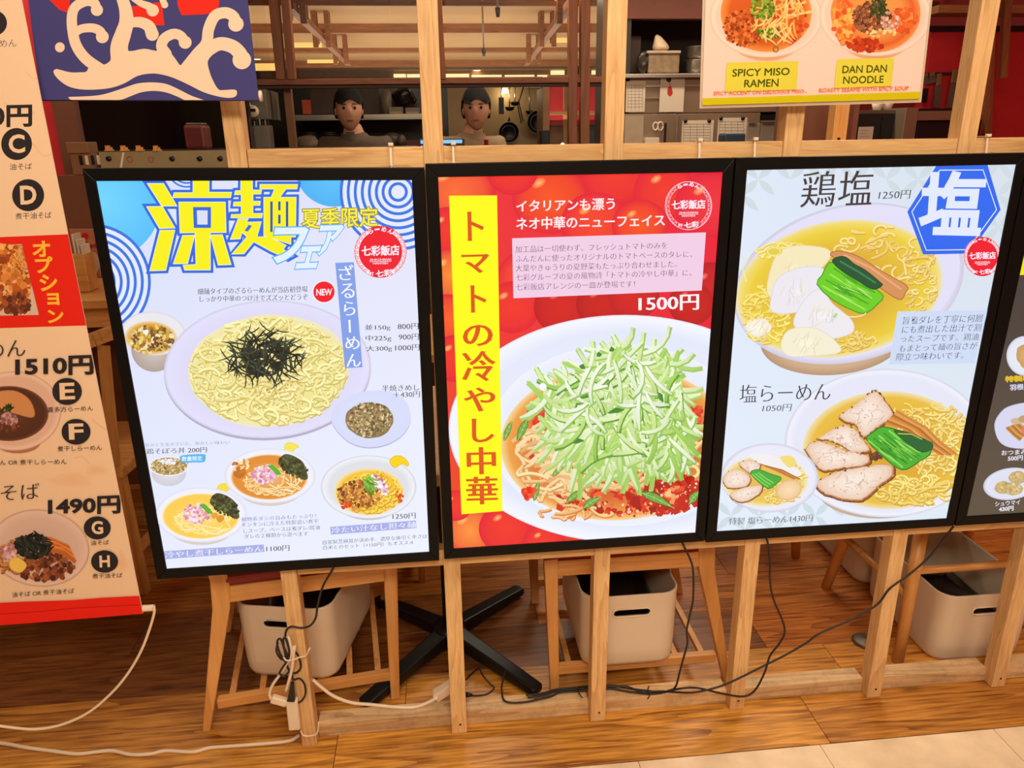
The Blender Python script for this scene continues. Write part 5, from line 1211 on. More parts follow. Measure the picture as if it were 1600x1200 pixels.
# ------------------------------------------------------------------ room shell
def structure(name, x0, x1, y0, y1, z0, z1, m):
    o = MB().box(x0, x1, y0, y1, z0, z1).build(name, m, loc=((x0+x1)/2, (y0+y1)/2, z0)); return tag(o, kind='structure')
CEILM = mat('ceiling_board', (206, 160, 112), .8, vary=.05, scale=2)
structure('ceiling', -2.6, 4.6, -3.8, 13.0, 2.93, 3.0, CEILM)
structure('ceiling', -2.6, 4.6, 1.2, 13.0, 2.62, 2.70, CEILM)
structure('wall_left', -2.7, -2.6, -3.8, 13.0, 0, 3.0, BROWNW)
structure('wall_right', 4.6, 4.7, -3.8, 13.0, 0, 3.0, REDW)
structure('wall_back', -2.6, 4.6, 12.9, 13.0, 0, 3.0, mat('far_wall', (140, 96, 62), .8))
structure('wall_front', -2.6, 4.6, -3.9, -3.8, 0, 3.0, CREAM)
DTILE = mat('dark_wall_tile', (40, 33, 28), .35, vary=.15, scale=4)
structure('wall_kitchen', -2.6, atY(848, 180, 4.6).x, 4.6, 4.7, 0, 1.90, DTILE)
structure('wall_kitchen', atY(700, 180, 4.6).x, atY(846, 180, 4.6).x, 4.575, 4.6, 0, 1.895, mat('lit_kitchen_board', (170, 138, 92), .5, vary=.1, scale=3))

def span(px0, py0, px1, py1, Y):
    cx, cy = (px0+px1)/2, (py0+py1)/2
    return atY(px0, cy, Y).x, atY(px1, cy, Y).x, atY(cx, py1, Y).z, atY(cx, py0, Y).z
def blk(name, b, Y, d, m, parent=None, bevel=.003, zmin=None):
    x0, x1, z0, z1 = span(*b, Y)
    if zmin is not None: z0 = zmin
    o = MB().box(x0, x1, Y, Y+d, z0, z1).build(name, m, parent, bevel=bevel, loc=((x0+x1)/2, Y+d/2, z0))
    if parent: o.location = o.location-parent.location
    return o
def item(name, b, Y, d, m, label, cat, group=None, **k):
    return tag(blk(name, b, Y, d, m, **k), label, cat, group)
def root_at(name, px, py, Y, label, cat, group=None):
    p = atY(px, py, Y); return empty(name, tuple(p), label, cat, group)
def put(o, r): o.location = Vector(o.location)-r.location; return o

# ------------------------------------------------------------------ timber-framed glass transom over the kitchen front
YT = 3.0
tf = root_at('glass_partition', 650, 128, YT, 'brown timber framed glass transom over the kitchen with tall posts', 'partition')
blk('frame_rail', (395, 121.5, 946, 131), YT, .05, BROWN_X, tf)
blk('frame_rail', (395, 131.5, 946, 137), YT+.02, .03, mat('dark_rail', (70, 44, 30), .6), tf)  # lower strip in a darker brown
for (a, b, c, d, y0, y1) in ((418.5, 434, 431.5, 445, -6, 124), (438, 451, 449, 461, -6, 124), (681, 690, 688, 697, -6, 124), (889, 903, 889, 902, -6, 330), (908, 923, 907, 920, -6, 330)):
    P = []
    for yy in (YT-.012, YT+.05):
        for q in ((a, y0), (b, y0), (d, y1), (c, y1)):
            h = atY(*q, YT-.012); P.append((h.x, yy, h.z))
    o = MB().quadbox(P).build('frame_post', BROWN, tf, bevel=.002); put(o, tf)
for (x0, x1, y0, y1) in ((461, 610, -4, 121), (611, 681, -4, 121), (697, 859, -4, 121), (861, 889, -4, 224), (923, 946, -4, 224), (397, 418, -4, 121)):
    blk('glass_pane', (x0, y0, x1, y1), YT+.02, .006, GLASS, tf, bevel=0)

# ------------------------------------------------------------------ timber ceiling lattice
lat = empty('ceiling_lattice', (.5, 8, 2.45), 'brown timber lattice of rails and hangers under the kitchen ceiling', 'lattice')
rows_y = [4.86, 6.40, 8.05]
for yy in rows_y:
    put(MB().box(-2.55, 4.55, yy-.02, yy+.02, 2.43, 2.465).build('cross_rail', CEIL_W, lat), lat)
for (pa, pb) in (((452, 8), (545, 100)), ((893, 4), (822, 100))):
    a, b = atZ(*pa, 2.40), atZ(*pb, 2.40)
    put(MB().beam(a, b, .06, .05).build('long_rail', BROWN, lat), lat)
    for yy in rows_y:
        t = (yy-a.y)/(b.y-a.y); x = a.x+(b.x-a.x)*t
        for dx in (-.075, .045):
            put(MB().box(x+dx, x+dx+.045, yy-.05, yy-.005, 2.30, 2.62).build('hanger', CEIL_W, lat), lat)
            put(MB().box(x+dx, x+dx+.045, yy+.045, yy+.09, 2.34, 2.62).build('hanger', CEIL_W, lat), lat)
for i, (yy, h) in enumerate(((4.15, .05), (5.6, .04), (7.2, .05), (9.4, .06), (11.0, .10))):
    structure('trim_%d' % (i+1), -2.6, 4.6, yy, yy+.06, 2.62-h, 2.62, CEIL_W)
LAMP = mat('lamp_glow', (255, 244, 214), .5, emit=6.0)
LGT = mat('light_strip', (255, 236, 176), .5, emit=1.0)
RECESS_GLOW = mat('painted_recess_glow', (246, 196, 110), .5, emit=.8)
RIM = mat('lamp_rim', (240, 226, 200), .5)
def downlight(px, py, rr, label):
    p = atZ(px, py, 2.62); t = empty('ceiling_light', (p.x, p.y, 2.62), label, 'ceiling light', 'round downlights in the kitchen ceiling')
    MB().lathe((0, 0, -.008), [(rr*.8, 0), (rr, 0), (rr, .01)], 24).build('trim_ring', RIM, t)
    MB().lathe((0, 0, -.004), [(.0, 0), (rr*.8, 0)], 24).build('lamp', LAMP, t)
for px, py, r_, lb in ((605, 5, .07, 'bright round downlight at the top edge left of the second post'), (393, 45, .06, 'round downlight nearest the wave banner, upper of two'), (400, 92, .08, 'round downlight lower beside the wave banner'), (588, 115, .09, 'far round downlight low left of the second post'),
                       (810, 3, .07, 'bright round downlight at the top edge right of the second post'), (745, 109.5, .09, 'far round downlight low right of the second post'), (390, 3, .06, 'round downlight at the top edge beside the wave banner')):
    downlight(px, py, r_, lb)
for px, py, r_, lb in ((752, 42, .16, 'round air diffuser in the ceiling right of the second post'), (495, 4, .16, 'round air diffuser at the top edge left of the second post')):
    p = atZ(px, py, 2.62); t = empty('air_diffuser', (p.x, p.y, 2.62), lb, 'air diffuser', 'round ceiling air diffusers')
    MB().lathe((0, 0, -.02), [(.0, 0), (r_*.5, 0), (r_*.55, .004), (r_, .012), (r_, .02)], 28).build('cone', mat('diffuser_metal', (170, 140, 110), .6), t)
for px, y0, y1, yy, lb in ((754, 40, 88, 5.2, 'thin sprinkler pipe hanging in the middle of the ceiling view'), (776, -10, 27, 4.1, 'sprinkler pipe cut by the top edge')):
    a, b = atY(px, y0, yy), atY(px+2, y1, yy); t = empty('sprinkler_pipe', tuple(b), lb, 'pipe', 'sprinkler pipes')
    put(MB().tube([(a.x, a.y, 2.62), (b.x, b.y, b.z+.05)], .008, 8).build('pipe', RIM, t), t)
    put(MB().tube([(b.x, b.y, b.z+.06), (b.x, b.y, b.z)], [.02, .012], 10).build('nozzle', DULL, t), t)
for x0, x1, y0, y1, yy, lb in ((615, 634, 115.5, 122, 12.85, 'first'), (636, 733, 115.5, 122.5, 12.85, 'second'), (737, 784, 117, 122.5, 12.85, 'third'), (789, 835, 117, 122.5, 12.85, 'fourth'), (840, 858, 117, 122.5, 12.85, 'fifth'), (861, 882, 110, 122, 12.85, 'sixth'), (925, 933, 110, 121, 12.85, 'seventh'), (936, 945, 110, 121, 12.85, 'eighth')):
    item('light_strip', (x0, y0, x1, y1), yy, .05, LGT, lb+' cream light panel from the left along the transom rail', 'light panel', 'cream light panels along the far wall', bevel=0)
for b, yy, lb in (((396, 99, 430, 110), 10.2, 'golden lit ceiling recess beside the wave banner'), ((452, 66.5, 502, 73), 7.1, 'golden lit ceiling recess left of the lattice'), ((480, 93, 528, 98), 9.3, 'smaller golden lit ceiling recess under the lattice'), ((861, 59, 889, 65.5), 7.1, 'golden lit ceiling recess left of the tall brown posts')):
    item('recess_glow', b, yy, .05, RECESS_GLOW, lb, 'glowing recess', None, bevel=0)  # emission stands in for light falling on the recess faces, no lamp

# ------------------------------------------------------------------ left of the second post: service counter and back shelves
structure('trim_6', *[atY(x, 215, 1.9).x for x in (50, 93.5)], 1.90, 1.93, 0, 2.6, REDW)
structure('trim_7', atY(94, 215, 1.88).x, atY(129, 215, 1.88).x, 1.86, 1.90, 0, 2.6, BROWNW)
structure('wall_low', atY(60, 330, 1.62).x, .30, 1.64, 1.74, 0, 1.335, BROWNW)
structure('wall_hood', atY(120, 215, 2.6).x, atY(392, 215, 2.6).x, 2.6, 2.66, 0, 2.62, mat('smoked_panel', (15, 13, 13), .18, vary=.3, scale=5))
ctb = empty('service_table', (-1.5, 2.4, 0), 'light wood side table with menu stand beside the left banner', 'table')
ctb.location = (-1.2, 1.38, 0)
put(MB().box(-1.75, -.55, 1.14, 1.62, .905, .935).build('table_top', CHAIRX, ctb, bevel=.003), ctb)
put(MB().box(-1.75, -.55, 1.18, 1.20, .83, .905).build('apron', CHAIRX, ctb), ctb)
for x in (-1.70, -.62):
    for yy in (1.2, 1.56): put(MB().box(x, x+.05, yy, yy+.05, 0, .905).build('leg', CHAIRW, ctb), ctb)
ms = empty('menu_holder', (-.9, 1.35, .935), 'pale wooden box holding menus on the side table', 'menu holder')
x0, x1, z0, z1 = span(117, 396, 137, 433, 1.32)
put(MB().box(x0, x1, 1.30, 1.38, .936, z1).build('box', CHAIRX, ms, bevel=.003), ms)
for i in range(3): put(MB().box(x0+.012+i*.012, x0+.018+i*.012, 1.31, 1.37, .95, z1+.07-.02*i).build('menu_card', PAPER, ms), ms)
s = Sheet(1.44, clip=[(108, 358), (150, 358), (157, 433), (121, 430)], seed=8, matte=True, step=1e-5)
pm = empty('poster_card', (-.95, 1.44, .936), 'small food poster card standing behind the menu holder', 'poster')
s.poly([(100, 350), (160, 350), (165, 440), (110, 440)], (176, 110, 84)); s.ell(133, 369, 5.5, 5.5, (190, 34, 30)); s.ell(143, 412, 12, 20, (206, 180, 150)); s.bits(140, 385, 10, 10, 30, 4, [(150, 60, 60), (190, 120, 90)])
s.build('card_print', PRINT_D, pm, pm.location)
slab(s, [(108, 358), (150, 358), (157, 433), (121, 430)], .004, PAPER, 'card', pm)
# bentwood-backed chair by the side table
bc = empty('slat_back_chair', (-.86, .98, 0), 'chair with curved crest rail and upright slats, seen between banner and first light box', 'chair', rz=math.radians(-6))
cr = smooth_path([(-.24, -.13, .80), (-.16, -.20, .835), (0, -.225, .85), (.16, -.20, .875), (.25, -.13, .90)], 6)
m = MB()
for p, q in zip(cr[:-1], cr[1:]): m.beam(p, q, .022, .040)
m.build('crest_rail', CHAIRX, bc)
for i in range(7):
    u = -.21+.07*i; MB().beam((u, -.16-.04*(1-abs(u)/.21), .83+.13*u), (u*.9, -.19, .46), .034, .012, up=(0, 1, 0)).build('slat', CHAIRW, bc)
MB().box(-.22, .22, -.21, .22, .425, .465).build('seat', CHAIRX, bc, bevel=.008)
for x in (-.19, .19):
    for yy in (-.18, .19): MB().beam((x*1.12, yy*1.12, 0), (x, yy, .43), .03, .03, up=(1, 0, 0), w2=.036, h2=.036).build('leg', CHAIRW, bc)
    MB().beam((x*1.07, -.19, .15), (x*1.07, .20, .15), .02, .028).build('stretcher', CHAIRX, bc)
MB().beam((-.2, -.2, .21), (.2, -.2, .21), .02, .03).build('stretcher', CHAIRX, bc)

OLIVE = mat('olive_steel', (158, 144, 106), .5, .2, vary=.05)
sr = root_at('slotted_rail', 255, 250, 1.60, 'pale olive metal rail with round holes on the low wall', 'rail')
x0, x1, z0, z1 = span(156, 236, 362, 266, 1.60)
put(MB().box(x0, x1, 1.60, 1.62, 1.337, z1).build('plate', OLIVE, sr, bevel=.001), sr)
for px in (170, 269, 312, 344):
    p = atY(px, 248, 1.6); put(MB().lathe((p.x, 1.597, p.z), [(.0, 0), (.0105, 0), (.0105, .004)], 16, 'Y').build('hole', BLACK, sr), sr)
for px in (203, 236):
    p = atY(px, 249, 1.6); put(MB().tube([(p.x+.01*math.cos(a), 1.5985, p.z+.01*math.sin(a)) for a in [2*PI*k/14 for k in range(15)]], .0012, 5).build('ring_mark', REDW, sr), sr)
for px, lb in ((170, 'first'), (194, 'second'), (218, 'third'), (245, 'fourth')):
    c = root_at('clip', px, 236, 1.6, lb+' small brown clip from the left on top of the olive rail', 'clip', 'brown clips on the olive rail')
    put(MB().box(c.location.x-.012, c.location.x+.010, 1.592, 1.628, c.location.z, c.location.z+.006).build('jaw', CHAIRX, c), c)
    put(MB().box(c.location.x-.012, c.location.x+.002, 1.60, 1.615, c.location.z+.006, c.location.z+.020).build('grip', CHAIRX, c), c)
    put(MB().box(c.location.x+.004, c.location.x+.010, 1.60, 1.615, c.location.z+.006, c.location.z+.014).build('grip', CHAIRX, c), c)
tieL = tag(MB().beam(atY(193, 238, 1.594), atY(189, 262, 1.594), .008, .002, up=(0, 1, 0)).build('white_tie', WHITE), 'white plastic strap in front of the olive rail', 'strap')
tieL.location = (0, 0, 0)
ub = empty('cutlery_box', tuple(atY(122, 275, 1.64)), 'wooden cutlery box with slots on the low wall by the red strip', 'box')
WD = mat('dusky_wood', (134, 92, 60), .6)
x0, x1, z0, z1 = span(106, 222, 139, 275, 1.64)
put(MB().box(x0, x1, 1.66, 1.73, 1.336, z1-.04).build('body', WD, ub, bevel=.003), ub)
put(MB().box(x0-.004, x1, 1.65, 1.74, z1-.042, z1).build('lid', WD, ub, bevel=.003), ub)
for i in range(4): put(MB().box(x0+.035+i*.022, x0+.046+i*.022, 1.655, 1.66, z1-.085, z1-.05).build('slot', BLACK if i % 2 == 0 else PAPER, ub), ub)
cn = root_at('canister', 306, 233, 1.9, 'red-brown lacquered canister on the ledge in front of the dark panel', 'canister')
x0, x1, z0, z1 = span(290, 195, 323, 233, 1.9); cx = (x0+x1)/2
structure('trim_8', -1.0, .3, 1.76, 2.1, 1.30, z0, mat('ledge', (60, 36, 26), .5))
put(MB().box(x0, x1, 1.88, 1.98, z0, z1).build('body', mat('brown_lacquer', (110, 50, 38), .35), cn, bevel=.012, seg=3), cn)
put(MB().box(x0+.015, x1-.02, 1.876, 1.88, z0+.012, z1-.014).build('panel', mat('maroon', (96, 22, 24), .4), cn), cn)
put(MB().box(x0+.01, x1-.01, 1.89, 1.97, z1, z1+.008).build('lid', DULL, cn, bevel=.004), cn)
# timers on a steel cabinet
item('steel_cabinet', (376, 139, 417, 187), 2.9, .35, DULL, 'steel cabinet with two kitchen timers right of the left post', 'cabinet')
for px, py, r_, lb in ((382, 164, 7.5, 'upper left white kitchen timer on the steel cabinet'), (394, 174, 8.5, 'lower right white kitchen timer on the steel cabinet')):
    t = root_at('kitchen_timer', px, py, 2.88, lb, 'timer', 'white kitchen timers'); p = t.location.copy(); R_ = r_*.0038
    put(MB().lathe((p.x, 2.878, p.z), [(.0, 0), (R_*.9, 0), (R_, .006), (R_, .02)], 24, 'Y').build('case', WHITE, t), t)
    put(MB().box(p.x-R_*.6, p.x+R_*.6, 2.874, 2.878, p.z-R_*.05, p.z+R_*.4).build('display', BLACK, t), t)
lr = root_at('ladle_bin', 410, 228, 2.7, 'steel bin of upright ladle handles beside the left post', 'bin')
blk('tub', (396, 196, 422, 234), 2.7, .1, DULL, lr)
for i in range(6): put(MB().box(*[lr.location.x-.035+i*.014+d for d in (0, .006)], 2.72, 2.73, lr.location.z, lr.location.z+.125+.006*(i % 3)).build('handle', BLACK if i % 2 else STEEL, lr), lr)
item('timber_upright', (447, 138, 459, 236), 3.1, .05, WD, 'dusky timber upright at the left end of the back shelf', 'post', zmin=0)
structure('counter', -1.6, 3.9, 2.35, 2.75, 0, 1.28, mat('counter_front', (74, 46, 32), .5))
# shelf and what stands on it
SH = 4.15
item('wall_shelf', (455, 178.5, 661, 188), SH, .42, STEEL, 'long stainless shelf on the dark back wall', 'shelf')
shz = span(455, 178.5, 661, 188, SH)[3]
item('spice_pack', (472, 156, 484, 178.4), SH+.05, .08, mat('orange_pack', (214, 86, 48), .5), 'orange pack standing at the left end of the shelf', 'pack')
item('menu_board', (484, 137, 592, 178.4), SH+.2, .02, mat('slate_board', (74, 58, 42), .6, vary=.12), 'dull brown board leaning behind the orange pack', 'board')
def lump(name, px, py, rx, ry, Y, m, label, cat, seed=1, group=None, amp=.22):
    p = atY(px, py, Y); rr = random.Random(seed); sc = (p-CAM).length/F_PX; X_, Z_ = rx*sc, ry*sc; mb = MB(); n, k = 14, 9; ph = [rr.uniform(0, 6) for _ in range(6)]
    for i in range(k+1):
        th = PI*i/k
        for j in range(n):
            a = 2*PI*j/n; d = 1+amp*(math.sin(3*a+ph[0]+2*th)*.5+math.sin(5*th+ph[1]+a)*.5)*math.sin(th)
            mb.v.append((X_*math.sin(th)*math.cos(a)*d, X_*.7*math.sin(th)*math.sin(a)*d, Z_*math.cos(th)*(d if i < k*.6 else 1)))
    for i in range(k):
        for j in range(n): mb.f.append((i*n+j, i*n+(j+1) % n, (i+1)*n+(j+1) % n, (i+1)*n+j)); mb.sm.append(True)
    o = mb.build(name, m); o.location = p+Vector((0, X_*.7, 0)); return tag(o, label, cat, group)
lump('plastic_bag', 604, 160, 8, 19, SH+.03, mat('grey_bag', (120, 104, 84), .35), 'crumpled grey bag on the shelf beside the dark bundle', 'bag', 3)
lump('plastic_bag', 630, 152, 17, 15, SH+.12, mat('black_bag', (24, 20, 20), .2), 'shiny black bag over the clear tubs on the shelf', 'bag', 5)
for b, lb in (((607, 167, 630, 178.4), 'left'), ((633, 168, 656, 178.4), 'right')):
    t = root_at('food_tub', (b[0]+b[2])/2, b[3], SH+.02, lb+' of two translucent tubs under the black bag', 'tub', 'translucent tubs on the shelf')
    blk('tub', b, SH+.01, .12, mat('tub_plastic', (112, 92, 74), .3), t); blk('contents', (b[0]+2, b[3]-4, b[2]-2, b[3]-.5), SH+.005, .004, mat('pale_food', (186, 148, 108), .6), t)
structure('counter_back', -1.6, atY(846, 200, 3.9).x, 4.0, 4.55, 0, atY(560, 232, 4.05).z, mat('counter_dark', (36, 26, 22), .5))
bz = atY(560, 232, 4.05).z
for px, n, r_, lb in ((482, 5, 12, 'left stack of dark bowls under the shelf'), (513, 5, 11, 'right stack of dark bowls under the shelf')):
    p = atY(px, 229, 4.1); t = empty('bowl_stack', (p.x, 4.18, bz), lb, 'bowls', 'stacks of dark bowls')
    for i in range(n+3): MB().lathe((0, 0, i*.013), [(.02, .0), (.05, .014), (.056, .022), (.05, .020)], 20).build('bowl', mat('dark_bowl', (60, 52, 46), .3), t)
lump('flour_bag', 479, 224, 18, 11, 3.98, mat('white_bag', (140, 122, 100), .5), 'pale bag lying at the left of the back counter', 'bag', 8)
lump('grey_pot', 612, 219, 15, 11, 4.05, mat('grey_pot', (74, 62, 52), .4), 'grey rounded pot on the back counter', 'pot', 2, amp=.03)
lump('grey_pot', 627, 219, 6.5, 8, 3.95, mat('grey_pot2', (92, 80, 70), .4), 'small round grey pot beside the larger one', 'pot', 2, amp=.02)
item('red_tray', (634, 219, 659, 232), 4.0, .15, mat('dark_red', (92, 18, 20), .5), 'dark red tray on the back counter left of the second post', 'tray')
# monitor, bottle
mo = root_at('order_monitor', 692, 232, 2.42, 'blue-lit order monitor behind the second post', 'monitor')
x0, x1, z0, z1 = span(656, 217, 726, 236, 2.42)
put(MB().box(x0, x1, 2.42, 2.45, 1.30, z1).build('housing', BLACK, mo, bevel=.003), mo)
put(MB().box(x0+.004, x1-.012, 2.417, 2.42, z1-.022, z1-.005).build('title_bar', mat('screen_light', (120, 190, 240), .4, emit=.8), mo), mo)
put(MB().box(x0+.004, x0+.13, 2.417, 2.42, 1.31, z1-.030).build('picture', mat('screen_blue', (70, 130, 210), .4, emit=.7), mo), mo)
bt = root_at('sauce_bottle', 760, 232, 2.5, 'sauce bottle with a red cap beside the order monitor', 'bottle'); p = bt.location.copy()
put(MB().lathe((p.x, 2.5, 1.281), [(.0, 0), (.022, 0), (.022, .10), (.012, .125), (.012, .135)], 18).build('body', mat('sauce', (60, 26, 20), .2), bt), bt)
zt = atY(760, 218, 2.5).z
put(MB().lathe((p.x, 2.5, 1.281+.125), [(.011, 0), (.011, zt-1.281-.130), (.0145, zt-1.281-.129), (.0145, zt-1.281-.1255), (.0, zt-1.281-.125)], 18).build('cap', mat('red_cap', (160, 24, 24), .4), bt), bt)
# hanging tools and pans on the lit board
YH = 4.5
hr = item('tool_rail', (758, 134, 846, 137), YH, .012, STEEL, 'thin steel rail carrying the hanging pans and ladles', 'rail', bevel=0)
zr = span(758, 134, 846, 137, YH)[2]
def tool(px0, px1, pyb, label, kind):
    a, b = atY(px0, 138, YH), atY(px1, pyb, YH-.02); t = empty('hanging_'+kind, (a.x, YH, zr), label, kind, 'tools hanging on the lit board')
    put(MB().tube([(a.x, YH+.004, zr+.004), ((a.x+b.x)/2, YH-.01, (zr+b.z)/2), (b.x, YH-.02, b.z)], .005, 8).build('handle', STEEL if kind != 'tongs' else BLACK, t), t)
    if kind == 'ladle': put(MB().lathe((b.x, YH-.045, b.z-.018), [(.0, 0), (.028, .008), (.038, .030), (.035, .030), (.0, .010)], 18).build('cup', IRON, t), t)
    elif kind == 'turner': put(MB().box(b.x-.02, b.x+.02, YH-.026, YH-.02, b.z-.12, b.z).build('blade', IRON, t, bevel=.006), t)
    elif kind == 'tongs':
        put(MB().beam((b.x-.01, YH-.02, b.z), (b.x+.02, YH-.03, b.z-.15), .016, .006).build('arm', IRON, t), t); put(MB().beam((b.x+.004, YH-.02, b.z), (b.x+.035, YH-.03, b.z-.14), .016, .006).build('arm', IRON, t), t)
    return t
tool(784, 783, 152, 'black turner hanging leftmost on the lit board', 'turner'); tool(796, 796, 170, 'first ladle hanging on the lit board', 'ladle'); tool(805, 804, 162, 'second ladle hanging higher on the lit board', 'ladle')
tool(818, 810, 160, 'black tongs hanging aslant beside the ladles', 'tongs'); tool(827, 828, 176, 'straight steel skewer handle right of the tongs', 'ladle')
def pan(px, py, r_, label, py0):
    c = atY(px, py, YH-.06); R_ = r_*(c-CAM).length/F_PX; t = empty('frying_pan', tuple(c), label, 'pan', 'pans on the lit board')
    put(MB().lathe((c.x, c.y-.02, c.z), [(.0, .035), (R_*.66, .035), (R_*.70, .030), (R_*.96, .0), (R_, .0), (R_*.74, .042), (.0, .045)], 32, 'Y').build('bowl', IRON, t), t)
    put(MB().tube([(c.x+R_*.66*math.cos(2*PI*k/30), c.y+.012, c.z+R_*.66*math.sin(2*PI*k/30)) for k in range(31)], .002, 5).build('ring', STEEL, t), t)
    put(MB().tube([(c.x+R_*.98*math.cos(2*PI*k/30), c.y-.02, c.z+R_*.98*math.sin(2*PI*k/30)) for k in range(31)], .0022, 5).build('rim', STEEL, t), t)
    h = atY(px+1, py0, YH-.03); put(MB().tube([(c.x, c.y, c.z+R_*.95), (h.x, h.y, h.z)], [.010, .007], 8).build('handle', IRON, t), t)
pan(841, 191, 17, 'round frying pan with bright rim rings, hanging beside the dark column', 153); pan(795, 207, 15, 'dark frying pan hanging low under the turner', 184)
hl = root_at('hood_lamp', 791, 137, 4.4, 'small hood lamp glowing over the hanging tools', 'lamp')
put(MB().lathe((hl.location.x, 4.54, hl.location.z-.03), [(.0, 0), (.03, 0), (.022, .03), (.0, .032)], 16).build('bulb', LAMP, hl), hl)
pl = bpy.data.lights.new('hood_glow', 'POINT'); pl.energy = .9; pl.color = (1, .8, .5); pl.shadow_soft_size = .03; po = bpy.data.objects.new('hood_glow', pl); po.location = (hl.location.x, 4.47, hl.location.z-.03); COL.objects.link(po)
item('brown_column', (848, 136, 859, 236), 3.7, .3, WD, 'dusky brown column at the right end of the lit board', 'column', zmin=0)
item('fire_box', (846, 203, 859, 236), 3.585, .11, BLACK, 'black box with a small label in front of the dusky column', 'box', bevel=.004)
# red board behind lattice
item('red_board', (858, 130, 946, 196), 5.46, .04, mat('red_sign_board', (206, 16, 40), .5, emit=None), 'red board behind the tall brown posts', 'board')
structure('wall_lattice', atY(856, 200, 5.5).x, atY(985, 200, 5.5).x, 5.5, 5.55, 0, 1.98, mat('tan_wall', (180, 140, 100), .8))
rl = root_at('red_board_lattice', 900, 176, 5.1, 'light wood lattice bars in front of the red board', 'lattice')
for b in ((881, 122, 887, 238), (931, 122, 937, 238)): blk('upright', b, 5.1, .04, CHAIRW, rl, bevel=0, zmin=0)
blk('cross_bar', (858, 173.5, 937, 179), 5.08, .04, CHAIRX, rl, bevel=0)
item('blue_notice', (918, 197, 930, 230), 5.485, .015, mat('blue_notice', (110, 128, 140), .6), 'narrow grey-blue notice right of the tall brown posts', 'notice', bevel=0)
gl = root_at('wall_lamp', 879, 224, 5.0, 'small glowing wall lamp left of the tall brown posts', 'lamp')
put(MB().lathe((gl.location.x, 5.0, gl.location.z-.01), [(.0, -.014), (.012, -.008), (.015, .006), (.0, .016)], 14).build('bulb', LAMP, gl), gl)

# ------------------------------------------------------------------ between third and fourth posts: kitchen bay
YE = 3.5
structure('wall_bay', atY(966, 60, 4.05).x, atY(1330, 60, 4.05).x, 4.05, 4.1, 0, 2.62, mat('bay_dark', (30, 20, 16), .6, vary=.2))
structure('trim_9', atY(962, 20, YE).x, atY(1290, 20, YE).x, YE-.02, YE+.06, atY(1050, 30, YE).z, 2.62, mat('header', (112, 58, 38), .6))
structure('trim_10', atY(958, 20, YE).x, atY(984, 120, YE).x, YE, YE+.5, 0, 2.62, DTILE)
hd = root_at('steel_hood', 1110, 145, YE, 'stainless shelf hood with papers between the third and fourth posts', 'hood')
blk('top_shelf', (975, 114.5, 1262, 121), YE-.05, .5, STEEL, hd); blk('front', (975, 121, 1262, 176), YE, .4, mat('warm_steel', (150, 128, 104), .35, .5, vary=.08, scale=3), hd); blk('ridge', (1000, 132, 1262, 135), YE-.01, .01, STEEL, hd, bevel=0); blk('ridge', (1000, 152, 1060, 154), YE-.01, .01, STEEL, hd, bevel=0)
fr = root_at('steel_fridge', 1015, 200, YE+.03, 'steel cupboard door with whiteboard left of the clipboards', 'fridge')
blk('door', (972, 178, 1056, 240), YE-.009, .4, mat('warm_steel', (150, 128, 104), .35, .5), fr, zmin=0); blk('whiteboard', (976, 181, 1005, 236), YE-.015, .006, mat('board_white', (176, 152, 126), .4), fr, bevel=0)
f2 = root_at('steel_fridge', 1120, 200, YE+.03, 'steel cupboard door under the clipboards', 'fridge'); blk('door', (1058, 177, 1186, 240), YE-.009, .4, mat('warm_steel', (150, 128, 104), .35, .5), f2, zmin=0); blk('handle', (1056, 179, 1060, 232), YE-.025, .02, STEEL, f2)
item('black_block', (1187, 178, 1330, 240), YE+.05, .35, DARK, 'black locker behind the clear pouches', 'block', zmin=0)  # plain black block standing for the dark gap behind the pouches
def paper(px0, py0, px1, py1, label, cat, lines, Y=YE-.012, clips=True, name='notice', red=False, hdr=False):
    t = root_at(name, (px0+px1)/2, py1, Y, label, cat); x0, x1, z0, z1 = span(px0, py0, px1, py1, Y)
    blk('sheet', (px0, py0, px1, py1), Y, .003, PAPER, t, bevel=0)
    sq = Sheet(Y-.0006, seed=int(px0), matte=True, step=1e-5)
    for i in range(lines):
        y_ = py0+6+(py1-py0-9)*i/max(lines, 1); sq.stroke([(px0+3, y_), (px1-4-sq.rnd.random()*6*(not hdr), y_)], .45, (120, 96, 80))
    if hdr:
        for i in range(5): x_ = px0+3+(px1-px0-7)*i/4; sq.stroke([(x_, py0+6), (x_, py1-2)], .4, (120, 96, 80))
    if red:
        sq.ell((px0+px1)/2-5, py0+5, 4, 4, (60, 50, 46)); sq.stroke([((px0+px1)/2-4, py0+8), ((px0+px1)/2-3, py0+15)], .8, (70, 56, 50)); sq.patch([((px0+px1)/2-6, py0+17), ((px0+px1)/2-1, py0+16), ((px0+px1)/2+1, py0+26), ((px0+px1)/2-3, py0+31), ((px0+px1)/2-7, py0+27)], (190, 60, 44))
    sq.build('sheet_print', PRINT_D, t, t.location)
    if clips:
        for dx in (.12, .88):
            c = atY(px0+(px1-px0)*dx, py0+1, Y); put(MB().lathe((c.x, Y-.008, c.z), [(.0, 0), (.011, 0), (.013, .008)], 14, 'Y').build('magnet', BLACK, t), t)
paper(978, 127, 1008, 175, 'calendar sheet taped to the hood right beside the third post', 'calendar', 8, clips=False, name='calendar_sheet', hdr=True)
paper(1031, 119.5, 1069, 175, 'white notice with a red charm hanging on the hood front', 'notice', 0, clips=False, red=True)
paper(1065, 188, 1114, 236, 'left paper form with two magnets on the steel door', 'notice', 9, name='paper_form', hdr=True)
paper(1121, 184, 1166, 236, 'right paper form with two magnets on the steel door', 'notice', 9, name='paper_form', hdr=True)
